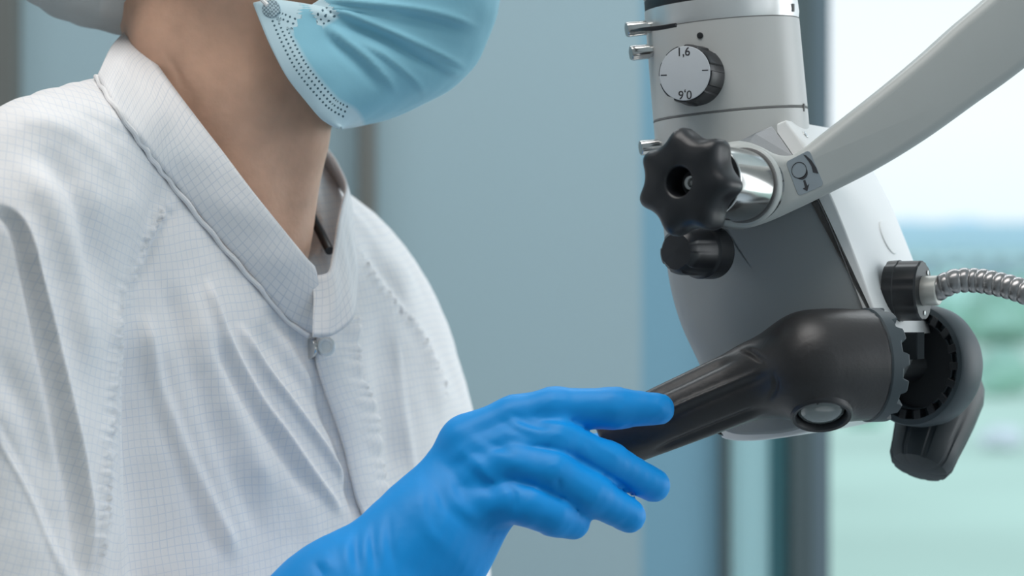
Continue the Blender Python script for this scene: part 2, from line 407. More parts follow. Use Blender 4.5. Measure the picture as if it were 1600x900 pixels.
o = obj('lawn', *ground('lawn', -20, 90, WY+.3, 260, -.1), M_lawn); tag(o, 'green lawn spreading outside the window, paled by painted haze', 'grass', kind='stuff')
def blob(name, c, r, m, label, cat, seed, group=None, trunk=None):
    rr = np.random.default_rng(seed); k = rr.normal(size=(10, 3)); ph = rr.uniform(0, 6, 10)
    bm = bmesh.new(); bmesh.ops.create_icosphere(bm, subdivisions=4, radius=1)
    V = np.array([v.co[:] for v in bm.verts]); F = [[v.index for v in f.verts] for f in bm.faces]; bm.free()
    D = sum(np.sin(V @ (k[i]*(2+i*.9))+ph[i])*.09/(1+.18*i) for i in range(10))
    V = V*(1+D)[:, None]*np.array(r)+np.array(c); V[:, 2] = np.maximum(V[:, 2], -.086)
    if trunk is None:
        o = obj(name, V, F, m, None); tag(o, label, cat, group); return o
    e_ = empty(name, (c[0], c[1], -.1), label, cat, group)
    obj('foliage', V, F, m, e_); tv, tf = tube([(c[0], c[1], -.1), (c[0]+.05, c[1], c[2])], [trunk, trunk*.6], 10); obj('trunk', tv, tf, M_bark, e_)
    return e_
M_bark = mat('bark', (.25, .24, .2), .9)
def far(px, py, y): return ((px-800)*PX*(CAM_D+y), y, CAM_H-(py-450)*PX*(CAM_D+y))
for i, (px, top, y, wpx, m, nm, lab) in enumerate([
    (1365, 436, 62, 60, M_hedge, 'garden_shrub', 'round green shrub on the lawn just right of the window post'),
    (1470, 432, 66, 75, M_bush, 'garden_shrub', 'broad pale green shrub on the lawn under the steel cable'),
    (1580, 430, 60, 66, M_hedge, 'garden_shrub', 'green shrub on the lawn at the right edge'),
    (1572, 545, 31, 44, M_hedge, 'garden_shrub', 'darker low green shrub right of the black handle'),
    (1348, 596, 24, 30, M_bush, 'garden_shrub', 'small pale green shrub left of the black handle'),
    (1566, 668, 20.5, 34, M_flower, 'flowering_shrub', 'small whitish flowering shrub on the lawn at right')]):
    c = far(px, top, y); s = PX*(CAM_D+y)
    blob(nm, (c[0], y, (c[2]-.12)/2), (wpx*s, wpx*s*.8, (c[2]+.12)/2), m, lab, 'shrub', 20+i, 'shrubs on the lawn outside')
# long low building and hills
by = 75; c0 = far(1330, 425, by); c1 = far(1760, 392, by)
bd = empty('low_building', (c0[0], by, -.085), 'long low white building on the horizon with a blue grey roof', 'building')
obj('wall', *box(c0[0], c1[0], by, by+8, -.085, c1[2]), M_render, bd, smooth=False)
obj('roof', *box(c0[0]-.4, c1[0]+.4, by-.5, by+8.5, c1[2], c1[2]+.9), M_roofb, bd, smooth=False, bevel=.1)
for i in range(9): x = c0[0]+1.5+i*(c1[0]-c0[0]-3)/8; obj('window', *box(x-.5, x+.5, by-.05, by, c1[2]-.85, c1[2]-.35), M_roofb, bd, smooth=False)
hv = []; hf = []; hy = 380; nn = 40
for i in range(nn+1):
    px = 1180+i*26; top = 352+14*math.sin(i*.45)+7*math.sin(i*1.3); 
    if px < 1480: top += (1480-px)*.10
    a = far(px, top, hy); hv += [(a[0], hy-60, -6), (a[0], hy-15, a[2]*.75), a, (a[0], hy+80, -6)]
for i in range(nn):
    for j in range(3): hf.append((i*4+j, i*4+j+1, i*4+j+5, i*4+j+4))
    hf.append((i*4+3, i*4, i*4+4, i*4+7))
hf += [(0, 1, 2, 3), tuple(nn*4+q for q in (3, 2, 1, 0))]
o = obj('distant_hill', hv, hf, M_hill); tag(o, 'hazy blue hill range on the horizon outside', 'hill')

# ------------------------------------------------------------------ the person
person = empty('person', (-.16, .12, 0), 'person in white grid lab coat, blue face mask and gloves holding the microscope handle', 'person')
# --- coat volume
def table(rows):
    rows = sorted(rows, key=lambda r: -r[0])            # from low (large py) to high
    z, cx, hx, cy, sh, hy_ = [], [], [], [], [], []
    for py, xl, xr, yl, yr, h in rows:
        c = (yl+yr)/2
        X0 = (xl-800)*PX*(CAM_D+yl); X1 = (xr-800)*PX*(CAM_D+yr)
        z.append(CAM_H-(py-450)*PX*(CAM_D+c)); cx.append((X0+X1)/2); hx.append((X1-X0)/2); cy.append(c); sh.append((yr-yl)/2); hy_.append(h)
    zz = np.linspace(z[0], z[-1], 400); out = [zz]
    for q in (cx, hx, cy, sh, hy_):
        v = np.interp(zz, z, q); k = 4; vp = np.pad(v, k, mode='edge'); v = np.convolve(vp, np.ones(2*k+1)/(2*k+1), 'valid'); out.append(v)
    return out
def stack_sdf(X, Y, Z, tb):
    zz = tb[0]; cx, hx, cy, sh, hy_ = [np.interp(Z, zz, q) for q in tb[1:]]
    u = (X-cx)/hx; v = (Y-cy-sh*u)/hy_
    f = (np.sqrt(u*u+v*v)-1)*np.minimum(hx, hy_)*.9
    return np.maximum(f, np.maximum(Z-zz[-1], zz[0]-Z)*.8)
torso_t = table([
    (118, 215, 400, .10, .16, .04), (150, 110, 440, .05, .18, .07), (200, 60, 480, .03, .20, .085), (250, 35, 506, .03, .22, .095), (288, 25, 536, .03, .24, .10), (310, 22, 568, .03, .26, .10), (340, 20, 602, .03, .27, .10), (400, 20, 648, .03, .28, .10),
    (460, 30, 680, .03, .28, .10), (520, 40, 702, .03, .28, .102), (640, 50, 736, .035, .28, .105), (760, 50, 753, .04, .28, .11), (900, 40, 764, .04, .28, .115),
    (1150, 20, 780, .04, .28, .12), (1500, -20, 800, .03, .28, .13), (2300, -120, 880, .0, .30, .16)])
sleeve_t = table([
    (134, 128, 168, .03, .05, .012), (146, 70, 205, .0, .05, .035), (165, 25, 235, -.02, .04, .05), (190, -25, 245, -.04, .03, .06), (240, -75, 240, -.05, .02, .062), (320, -110, 225, -.06, .0, .064),
    (450, -125, 196, -.06, -.005, .064), (600, -125, 188, -.06, -.01, .064), (760, -120, 190, -.06, -.01, .064), (900, -110, 194, -.06, -.01, .064), (1150, -80, 210, -.06, -.01, .062), (1290, -30, 190, -.06, -.01, .05)])
WR = P(650, 858, -.032)
def coat_f(X, Y, Z):
    f = smin(stack_sdf(X, Y, Z, torso_t), stack_sdf(X, Y, Z, sleeve_t), .012)
    f = smin(f, cap_sdf(X, Y, Z, P(70, 1190, -.035), P(470, 1060, -.05), .062, .052), .03)
    hole = cap_sdf(X, Y, Z, P(385, 300, .125), P(352, 60, .130), .055, .066)
    p0 = P(282, 282, .06); hole = np.minimum(hole, cap_sdf(X, Y, Z, P(385, 300, .06), P(340, 60, .06), .05, .06)); hole = np.maximum(hole, -(.754*(X-p0.x)+.657*(Z-p0.z)))
    return np.maximum(f, -hole)
V, F = surface_nets(coat_f, (-.48, -.20, .72), (.06, .46, 1.50), .0064)
V, F, N = refine(V, F, 2, 3)
V = wavy(V, N, .0013, 34, 3); V = wavy(V, N, .0007, 80, 5)
coat_str = [
    ([(-30, 318), (8, 322), (36, 350), (52, 420), (70, 500), (90, 590), (112, 690), (128, 790), (142, 920)], 34, 8, 'L'),
    ([(-30, 335), (5, 340), (26, 372), (42, 440), (62, 540), (84, 640), (108, 760), (128, 920)], 7, -3.5, 'r'),
    ([(-30, 640), (20, 715), (60, 790), (110, 920)], 26, -4.5, 'L'),
    ([(-30, 640), (20, 715), (60, 790), (110, 920)], 7, 3, 'r'),
    ([(-20, 520), (20, 600), (60, 680), (90, 800)], 24, -4.5, 'r'),
    ([(55, 222), (100, 270), (128, 320), (145, 390), (155, 470)], 20, -6, 'r'),
    ([(0, 250), (60, 290), (95, 370), (118, 480), (135, 600)], 24, 6, 'r'),
    ([(20, 186), (90, 195), (150, 235), (190, 300)], 16, 2.2, 'r'), ([(120, 150), (160, 200), (200, 260), (225, 330)], 14, -1.6, 'r'),
    ([(60, 172), (110, 168), (165, 190), (215, 235)], 9, -1.4, 'r'),
    ([(270, 300), (246, 342), (222, 384), (208, 420), (193, 460), (181, 500), (176, 560), (171, 620), (160, 700), (152, 780), (148, 900)], 12, 4.6, 'ruf'),
    ([(282, 312), (258, 352), (236, 392), (222, 428), (206, 470)], 8, -2.0, 'r'),
    ([(180, 440), (187, 520), (189, 640), (192, 780), (195, 930)], 26, 6, 'R'),
    ([(180, 440), (187, 520), (189, 640), (192, 780), (195, 930)], 60, -9, 'L'),
        ([(225, 480), (238, 560), (268, 650), (310, 750), (372, 880)], 14, 7, 'r'),
    ([(240, 540), (262, 640), (300, 740), (350, 880)], 20, -4.5, 'r'),
    ([(320, 430), (350, 520), (400, 615), (450, 685), (505, 765), (540, 810)], 7, 4.4, 'r'), ([(330, 520), (380, 610), (440, 700), (500, 790)], 14, -4, 'r'),
    ([(370, 500), (410, 570), (455, 630), (510, 705), (550, 770)], 6, 4, 'r'), ([(300, 440), (330, 560), (380, 680), (440, 800)], 20, 4, 'r'),
    ([(400, 500), (440, 560), (490, 620), (540, 700)], 14, -3.6, 'r'), ([(250, 420), (300, 560), (350, 700), (420, 860)], 18, -3, 'r'),
    ([(412, 470), (445, 510), (478, 548), (492, 600)], 12, -4.5, 'r'),
    ([(487, 556), (502, 605), (517, 650), (533, 705), (545, 760), (560, 815)], 8, -3.4, 'r'),
    ([(552, 380), (580, 425), (602, 455), (625, 490), (652, 520), (672, 565), (690, 605), (700, 640)], 8, 4.4, 'ruf'),
    ([(562, 375), (592, 418), (616, 452), (640, 480), (664, 520), (690, 580)], 10, -2.2, 'r'),
    ([(610, 380), (640, 470), (668, 560), (700, 660)], 16, 4, 'r'), ([(575, 330), (610, 400), (650, 470)], 12, 3, 'r'),
    ([(620, 520), (630, 620), (645, 720), (655, 780)], 6, 1.4, 'r'), ([(590, 470), (600, 560), (612, 680), (625, 780)], 22, -5, 'r'),
]
V = sculpt(V, N, coat_str)
coat_tree = bvh(V, F)
Q = to_px(V)
seam_line = catmull([(340, 180), (270, 300), (222, 384), (190, 460), (186, 560), (188, 900), (200, 1400)], 5)
_, sd, _, _ = poly_dist(Q, seam_line)
sl = sd > 0                                           # the sleeve side of the seam
u = V[:, 0]+.55*V[:, 1]; v = V[:, 2]
uv = np.stack([u*.995+v*.09, v-u*.09], 1)
ang = np.radians(14); uvs = np.stack([u*math.cos(ang)-v*math.sin(ang), u*math.sin(ang)+v*math.cos(ang)], 1)
uv[sl] = uvs[sl]
coat = obj('lab_coat', V, F, M_coat, person, sharp=None, label='white cleanroom coat with fine grey grid'); weave(coat, uv)

# --- ribbons laid on the coat
def ribbon(name, A, B, m, parent, lift=.002, thick=.0014, nu=10, nv=60, ruff=0., uvrot=0., tree=coat_tree, wav=0., pitch=1., yfun=None):
    A = catmull(A, 10); B = catmull(B, 10)
    ta = np.linspace(0, len(A)-1, nv); 
    def samp(C): return np.stack([np.interp(np.linspace(0, len(C)-1, nv), range(len(C)), C[:, i]) for i in range(C.shape[1])], 1)
    A = samp(A); B = samp(B); V = []; F = []; uv = []
    for i in range(nv):
        for j in range(nu+1):
            t = j/nu; q = A[i]*(1-t)+B[i]*t
            p = hit(tree, q[0], q[1], lift+ruff*math.sin(i*1.1+math.sin(i*.37)*2)*max(0, t-.5)*2+wav*math.sin(i*.31+j*.8))
            V.append(p)
    V = np.array([tuple(p) for p in V]).reshape(nv, nu+1, 3)
    for _ in range(2): V[1:-1, 1:-1] = (V[1:-1, 1:-1]*2+V[:-2, 1:-1]+V[2:, 1:-1]+V[1:-1, :-2]+V[1:-1, 2:])/6
    uu = np.zeros((nv, nu+1)); uu[:, 1:] = np.cumsum(np.linalg.norm(np.diff(V, axis=1), axis=2), 1)
    vv = np.zeros((nv, nu+1)); vv[1:] = np.cumsum(np.linalg.norm(np.diff(V, axis=0), axis=2), 0)
    for i in range(nv-1):
        for j in range(nu): a = i*(nu+1)+j; F.append((a, a+1, a+nu+2, a+nu+1))
    o = obj(name, V.reshape(-1, 3), F, m, parent, sharp=None, solid=thick, offset=0); weave(o, np.stack([uu.ravel(), vv.ravel()], 1)); return o
ribbon('placket', [(494, 506), (490, 540), (492, 570), (507, 615), (522, 655), (537, 705), (548, 755), (562, 805), (580, 860), (596, 930)],
       [(556, 500), (557, 540), (558, 580), (574, 620), (584, 655), (588, 705), (597, 757), (608, 810), (622, 860), (640, 930)], M_coat, coat, lift=.0028, thick=.002, ruff=.0016, nu=14, nv=110)

# --- collar: one standing band, loft between its top and its bottom edge
neck_c = (360, 250)
top = [(205, 42, .125), (222, 68, .095), (262, 126, .062), (304, 182, .054), (346, 236, .057), (398, 304, .065), (448, 366, .077), (474, 398, .084), (491, 416, .089)]
bot = [(152, 126, None), (170, 158, None), (208, 212, None), (238, 252, None), (270, 292, None), (330, 364, None), (392, 434, None), (446, 494, None), (489, 524, None)]
def strip(name, top, bot, m, parent, nu=12, nper=9, bulge=.003, thick=.0016, uoff=0., lab=None, bl=.0025, v_fold=0.):
    T = catmull([tuple(P(a, b, c)) for a, b, c in top], nper)
    bb = []
    for a, b, c in bot:
        p = hit(coat_tree, a, b, bl) if c is None else P(a, b, c)
        bb.append(tuple(p))
    B = catmull(bb, nper); n = min(len(T), len(B)); V = np.zeros((n, nu+1, 3))
    cc = np.array(P(360, 250, .12))
    for i in range(n):
        for j in range(nu+1):
            t = j/nu; q = T[i]*(1-t)+B[i]*t; d = q-cc; d[2] = 0; d /= np.linalg.norm(d)+1e-9
            V[i, j] = q+d*bulge*math.sin(PI*t)+d*.0006*math.sin(i*.55+j*.4)*math.sin(PI*t)
    uu = np.zeros((n, nu+1)); uu[:, 1:] = np.cumsum(np.linalg.norm(np.diff(V, axis=1), axis=2), 1)
    s = np.concatenate([[0], np.cumsum(np.linalg.norm(np.diff(V.mean(1), axis=0), axis=1))]); vv = np.repeat(s[:, None], nu+1, 1)
    F = [(i*(nu+1)+j, i*(nu+1)+j+1, (i+1)*(nu+1)+j+1, (i+1)*(nu+1)+j) for i in range(n-1) for j in range(nu)]
    o = obj(name, V.reshape(-1, 3), F, m, parent, sharp=None, solid=thick, offset=0, label=lab); weave(o, np.stack([uu.ravel(), vv.ravel()], 1)); return o
col = strip('collar', top, bot, M_collar, coat, lab='stand collar')
# piping along the collar seam
def seam_tube(name, pts, r, m, parent, lift=.001, wob=.0006):
    C = catmull(pts, 8); W = [hit(coat_tree, a, b, lift+wob*math.sin(i*1.3)) for i, (a, b) in enumerate(C)]
    V, F = tube(W, r, 8); o = obj(name, V, F, m, parent); weave(o, np.zeros((len(V), 2))+.003); return o
seam_tube('collar_seam', [(150, 124), (168, 156), (206, 210), (236, 252), (268, 292), (328, 366), (390, 437), (444, 497), (478, 524)], .0015, M_coat, coat, .0015)
# the far half of the collar: front tab, side and back
far_top = [(486, 432, .093), (512, 426, .096), (520, 400, .107), (527, 355, .128), (534, 320, .152), (541, 291, .175), (530, 262, .19), (513, 236, .20), (470, 190, .21), (380, 130, .205), (280, 70, .185), (225, 45, .155), (206, 41, .128)]
far_bot = [(489, 526, .078), (520, 524, .085), (551, 497, .100), (557, 450, .125), (556, 400, .152), (550, 350, .18), (546, 318, .20), (536, 300, .215), (500, 260, .225), (400, 200, .225), (280, 140, .205), (185, 112, .17), (154, 124, .12)]
strip('collar_back', far_top, far_bot, M_collar, coat, bulge=.001)
# inner placket stand seen behind the V
# snap button
bp = hit(coat_tree, 497, 545, .0075); Mb = frame(bp, (-.25, -1, .05))
V, F = lathe(Mb, [(.0001, .0004), (.0030, .0006), (.0036, .0016), (.0046, .0018), (.0056, .0010), (.0058, 0), (.005, -.0012), (.0001, -.0012)], 32)
bt = obj('snap_button', V, F, mat('pearl_button', (.74, .78, .79), .2, spec=.8, coat=.5), coat)
bp2 = hit(coat_tree, 484, 545, .001); V, F = lathe(frame(bp2, (-.8, -.6, 0)), rprof(.0062, -.001, .001, .0005), 24)
obj('snap_socket', V, F, M_chrome, coat)
# --- body: head, neck and chest as one skin
def head_f(X, Y, Z):
    f = cap_sdf(X, Y, Z, P(312, 520, .128), P(368, 130, .125), .052, .0525)
    f = smin(f, cap_sdf(X, Y, Z, P(372, 130, .125), P(352, -60, .13), .0535, .060), .02)
    f = smin(f, cap_sdf(X, Y, Z, P(300, 580, .15), P(378, 520, .150), .050, .036), .03)      # upper chest
    f = smin(f, ell_sdf(X, Y, Z, P(360, -190, .13), (.098, .077, .108)), .03)            # skull
    f = smin(f, cap_sdf(X, Y, Z, P(420, -20, .125), P(545, 90, .118), .058, .026), .022)      # jaw
    f = smin(f, cap_sdf(X, Y, Z, P(440, -140, .12), P(560, -60, .115), .066, .05), .03)      # face
    f = smin(f, cap_sdf(X, Y, Z, P(590, -190, .115), P(640, -90, .113), .008, .013), .014)   # nose
    f = smin(f, ell_sdf(X, Y, Z, P(600, 10, .113), (.016, .028, .012)), .01)              # lips
    f = smin(f, cap_sdf(X, Y, Z, P(560, -260, .09), P(575, -262, .16), .014, .014), .02)     # brow
    ear = np.maximum(ell_sdf(X, Y, Z, P(318, -110, .052), (.018, .008, .031)), -ell_sdf(X, Y, Z, P(322, -112, .043), (.011, .006, .02)))
    f = smin(f, ear, .006)
    # tendons and hollow of the throat
    f = smin(f, cap_sdf(X, Y, Z, P(255, 60, .085), P(415, 370, .104), .0105, .008), .030)
    f = smin(f, cap_sdf(X, Y, Z, P(474, 225, .112), P(446, 390, .115), .010, .008), .025)
    return f
V, F = surface_nets(head_f, (-.30, .03, 1.30), (.02, .225, 1.66), .0036)
V, F, N = refine(V, F, 1, 3)
V = sculpt(V, N, [([(245, 70), (272, 105), (285, 135), (300, 150)], 5, -.9, 'r'), ([(240, 40), (300, 180), (360, 300), (420, 390)], 26, -1.6, 'r'),
                  ([(400, 40), (440, 130), (500, 205)], 22, -1.5, 'r'), ([(470, 210), (450, 300), (440, 400)], 20, -1.2, 'r')])
body = obj('body', V, F, M_skin, person, sharp=None, label='bare neck and jaw')
# strap seen in the neck opening
V, F = tube([P(476, 300, .150), P(481, 322, .150), P(492, 347, .148), P(505, 372, .143), P(515, 392, .13)], .0028, 10)
obj('neck_strap', V, F, M_black, person)
# --- bouffant cap
def cap_f(X, Y, Z):
    f = ell_sdf(X, Y, Z, P(345, -230, .13), (.112, .095, .108))
    f = smin(f, ell_sdf(X, Y, Z, P(162, -80, .13), (.046, .06, .041)), .030)
    return smin(f, ell_sdf(X, Y, Z, P(150, -150, .13), (.06, .07, .055)), .04)
V, F = surface_nets(cap_f, (-.34, .02, 1.44), (-.02, .24, 1.72), .005)
V, F, N = refine(V, F, 1, 2); V = wavy(V, N, .0030, 60, 11); V = sculpt(V, N, [([(60, -20), (120, 18), (200, 30)], 6, 2, 'r'), ([(90, -40), (150, 0), (215, 8)], 7, -2.5, 'r'), ([(200, -40), (206, 0), (190, 40)], 6, -2, 'r'), ([(150, -30), (160, 5), (150, 38)], 6, 1.6, 'r')])
obj('bouffant_cap', V, F, M_cap, person, sharp=None)

# --- face mask
def mask_mat():
    m = bpy.data.materials.new('mask_cloth'); m.use_nodes = True; n = m.node_tree; p = n.nodes['Principled BSDF']; L = n.links.new
    p.inputs['Roughness'].default_value = .7; p.inputs['Sheen Weight'].default_value = .2; p.inputs['Specular IOR Level'].default_value = .3
    at = n.nodes.new('ShaderNodeAttribute'); at.attribute_name = 'weave'; s = n.nodes.new('ShaderNodeSeparateXYZ'); L(at.outputs['Vector'], s.inputs[0])
    def M(op, a, b=None, c=None):
        k = n.nodes.new('ShaderNodeMath'); k.operation = op
        for i, q in enumerate((a, b, c)):
            if q is None: continue
            if isinstance(q, (int, float)): k.inputs[i].default_value = q
            else: L(q, k.inputs[i])
        return k.outputs[0]
    U, W = s.outputs['X'], s.outputs['Y']             # U: distance from the edge, W: length along it
    pu, pv = .0030, .0027
    fu = M('SUBTRACT', M('FRACT', M('DIVIDE', M('SUBTRACT', U, .0052), pu)), .5); fv = M('SUBTRACT', M('FRACT', M('DIVIDE', W, pv)), .5)
    d = M('ADD', M('MULTIPLY', fu, fu), M('MULTIPLY', fv, fv)); dot = M('LESS_THAN', d, .05)
    band = M('MULTIPLY', M('GREATER_THAN', U, .0052), M('LESS_THAN', U, .0142)); dot = M('MULTIPLY', dot, band)
    ed = n.nodes.new('ShaderNodeMapRange'); ed.inputs[1].default_value = .0125; ed.inputs[2].default_value = .0155; L(U, ed.inputs[0])
    mx = n.nodes.new('ShaderNodeMix'); mx.data_type = 'RGBA'; L(ed.outputs[0], mx.inputs[0]); mx.inputs[6].default_value = (.56, .74, .81, 1); mx.inputs[7].default_value = (.265, .57, .70, 1)
    m2 = n.nodes.new('ShaderNodeMix'); m2.data_type = 'RGBA'; L(dot, m2.inputs[0]); L(mx.outputs[2], m2.inputs[6]); m2.inputs[7].default_value = (.05, .12, .16, 1)
    L(m2.outputs[2], p.inputs['Base Color'])
    tcn = n.nodes.new('ShaderNodeTexCoord'); nb = n.nodes.new('ShaderNodeTexNoise'); nb.inputs['Scale'].default_value = 60; nb.inputs['Detail'].default_value = 5; L(tcn.outputs['Object'], nb.inputs[0])
    b = n.nodes.new('ShaderNodeBump'); b.inputs['Strength'].default_value = .2; b.inputs['Distance'].default_value = .002; L(nb.outputs[0], b.inputs['Height']); L(b.outputs[0], p.inputs['Normal'])
    return m
M_mask = mask_mat()
E1 = catmull([(530, 199), (512, 190), (494, 175), (452, 124), (424, 74), (409, 40), (395, 5)], 14)
E2 = catmull([(395, 5), (416, 2), (442, 3), (462, 11), (475, 16)], 8); E3 = catmull([(475, 16), (488, 8), (506, -6), (545, -50), (600, -120), (640, -165)], 8)
E = np.concatenate([E1, E2[1:], E3[1:]])
Sg = catmull([(534, 199), (560, 195), (606, 184), (650, 165), (702, 138), (742, 98), (764, 52), (777, 2), (778, -60), (762, -120), (735, -165), (700, -195)], 10)
nT, nU = 170, 90
def rs(C, n): 
    l = np.concatenate([[0], np.cumsum(np.linalg.norm(np.diff(C, axis=0), axis=1))]); t = np.linspace(0, l[-1], n)
    return np.stack([np.interp(t, l, C[:, i]) for i in range(2)], 1)
Er = rs(E, nT); Sr = rs(Sg, nT)
V = np.zeros((nT, nU, 3))
for i in range(nT):
    f = i/(nT-1)
    ye = .058-.006*math.sin(min(1, f*2)*PI)+.0*f; ys = .118
    for j in range(nU):
        th = math.radians(152)*(j/(nU-1))**1.15
        q = Er[i]+(Sr[i]-Er[i])*math.sin(th)
        y = ye+(ys-ye)*(1-math.cos(th))
        y -= .006*math.sin(min(th, PI/2)*2)
        V[i, j] = P(q[0], q[1], y)
F = np.array([(i*nU+j, i*nU+j+1, (i+1)*nU+j+1, (i+1)*nU+j) for i in range(nT-1) for j in range(nU-1)])
uu = np.zeros((nT, nU)); uu[:, 1:] = np.cumsum(np.linalg.norm(np.diff(V, axis=1), axis=2), 1)
vv = np.zeros((nT, nU)); vv[1:] = np.cumsum(np.linalg.norm(np.diff(V[:, 8:9], axis=0), axis=2), 0)
VV = V.reshape(-1, 3); QQ = to_px(VV)
dE, _, tE, _ = poly_dist(QQ, rs(E, 80)); uvm = np.stack([dE*PX*(CAM_D+.06), tE*PX*(CAM_D+.06)], 1); uvm[uu.ravel() > .06, 0] = .05; LE = sum(np.linalg.norm(np.diff(np.concatenate([E1, E2[1:]]), axis=0), axis=1)); uvm[tE > LE+34, 0] = .05; uvm[np.abs(tE-LE) < 3, 0] = .05
Vf, Ff = VV, F
me = bpy.data.meshes.new('n'); me.from_pydata(Vf.tolist(), [], Ff.tolist()); Nm = np.empty(len(Vf)*3, np.float32); me.vertices.foreach_get('normal', Nm); Nm = Nm.reshape(-1, 3).astype(float)
fl = Nm[:, 1] > 0
if fl[: nU//2].mean() > .5: Nm = -Nm
bpy.data.meshes.remove(me)
mask_str = [
    ([(500, 10), (560, 30), (640, 62), (700, 92), (735, 112)], 9, 3.6, 'L'), ([(520, 28), (580, 54), (650, 88), (705, 116)], 9, -3.2, 'r'),
    ([(505, 0), (560, 4), (640, 12), (700, 25), (750, 45)], 9, 3.4, 'L'), ([(600, 22), (680, 38), (740, 55)], 8, -2.6, 'r'),
    ([(500, 30), (530, 58), (570, 90), (600, 122), (622, 152)], 9, 3.0, 'L'), ([(500, 48), (535, 78), (570, 110), (600, 150)], 9, -2.4, 'r'),
    ([(560, 62), (610, 95), (650, 130), (668, 158)], 8, 2.2, 'L'), ([(440, 40), (480, 90), (520, 140)], 26, 1.6, 'r'),
    ([(475, 18), (500, 22), (530, 34)], 7, 1.6, 'r'), ([(590, 40), (650, 75), (710, 112), (738, 108)], 7, 2., 'r')]
Vf = sculpt(Vf, Nm, mask_str); Vf = wavy(Vf, Nm, .0005, 90, 9)
mask = obj('face_mask', Vf, Ff, M_mask, person, sharp=None, solid=.0011, offset=1, label='light blue pleated face mask'); weave(mask, uvm)
mask_tree = bvh(Vf, Ff)
ws = hit(mask_tree, 424, 15, .0014)
def weld_mat():
    m = bpy.data.materials.new('weld_pattern'); m.use_nodes = True; n = m.node_tree; p = n.nodes['Principled BSDF']; L = n.links.new
    t = n.nodes.new('ShaderNodeTexCoord'); c = n.nodes.new('ShaderNodeTexChecker'); c.inputs['Scale'].default_value = 900; c.inputs[1].default_value = (.5, .64, .7, 1); c.inputs[2].default_value = (.17, .25, .3, 1)
    L(t.outputs['Object'], c.inputs[0]); L(c.outputs[0], p.inputs['Base Color']); p.inputs['Roughness'].default_value = .7; return m
V, F = lathe(frame(ws, (-.15, -1, .1)), rprof(.0052, -.0014, .0006, .0004), 32); obj('weld_spot', V, F, weld_mat(), mask)
V, F = tube(catmull([tuple(P(a, b, c)) for a, b, c in ((418, 8, .048), (410, 0, .049), (400, -14, .050), (375, -50, .050), (345, -80, .052))], 5), .0013, 8); obj('ear_loop', V, F, M_white_plastic, mask)

# --- glove: the hand closed lightly over the handle
def K(px, py, y): return tuple(P(px, py, y))
def r_(n): return mm(n)
fingers = {
 'index': [(728, 690, -.016, 40), (806, 655, -.016, 37), (866, 640, -.018, 34.5), (960, 638, -.020, 31.5), (1030, 639, -.019, 25)],
 'middle': [(738, 712, -.020, 40), (812, 687, -.024, 35), (872, 689, -.029, 33), (950, 722, -.026, 31), (1021, 758, -.018, 27)],
 'ring': [(752, 742, -.026, 40), (808, 726, -.032, 34), (864, 737, -.038, 32.5), (922, 772, -.036, 31), (983, 806, -.028, 27)],
 'pinky': [(752, 790, -.030, 40), (800, 783, -.037, 32), (832, 792, -.041, 31), (866, 806, -.040, 30), (895, 817, -.034, 27)],
}
def glove_f(X, Y, Z):
    palm = None
    for a, b, k in [((733, 694, -.012, 43), (652, 826, -.018, 60), .75), ((756, 718, -.018, 41), (662, 838, -.024, 60), .75), ((772, 750, -.022, 42), (680, 850, -.028, 62), .75), ((772, 789, -.024, 42), (700, 862, -.030, 64), .75)]:
        f = cap_sdf(X, Y, Z, K(*a[:3]), K(*b[:3]), r_(a[3]), r_(b[3]), k); palm = f if palm is None else smin(palm, f, .010)
    fore = cap_sdf(X, Y, Z, K(664, 846, -.026), K(545, 965, -.034), r_(86), r_(122), .82)
    palm = smin(palm, fore, .018)
    palm = smin(palm, cap_sdf(X, Y, Z, K(545, 965, -.034), K(440, 1060, -.04), r_(122), r_(128), .82), .01)
    F_ = None
    for nme, ch in fingers.items():
        g = None
        for a, b in zip(ch[:-1], ch[1:]):
            f = cap_sdf(X, Y, Z, K(*a[:3]), K(*b[:3]), r_(a[3]), r_(b[3])); g = f if g is None else smin(g, f, .004)
        F_ = g if F_ is None else smin(F_, g, .0014)
    f = smin(palm, F_, .0065)
    # thumb, on the far side under the handle
    for a, b in zip([(680, 770, .004, 52), (770, 752, .030, 38), (860, 730, .052, 33), (930, 712, .058, 31)], [(770, 752, .030, 38), (860, 730, .052, 33), (930, 712, .058, 31), (985, 700, .056, 26)]):
        f = smin(f, cap_sdf(X, Y, Z, K(*a[:3]), K(*b[:3]), r_(a[3]), r_(b[3])), .008)
    # hollow between index side and thumb
    return f
V, F = surface_nets(glove_f, (-.175, -.10, 1.145), (.105, .085, 1.31), .0022)
V, F, N = refine(V, F, 1, 3)
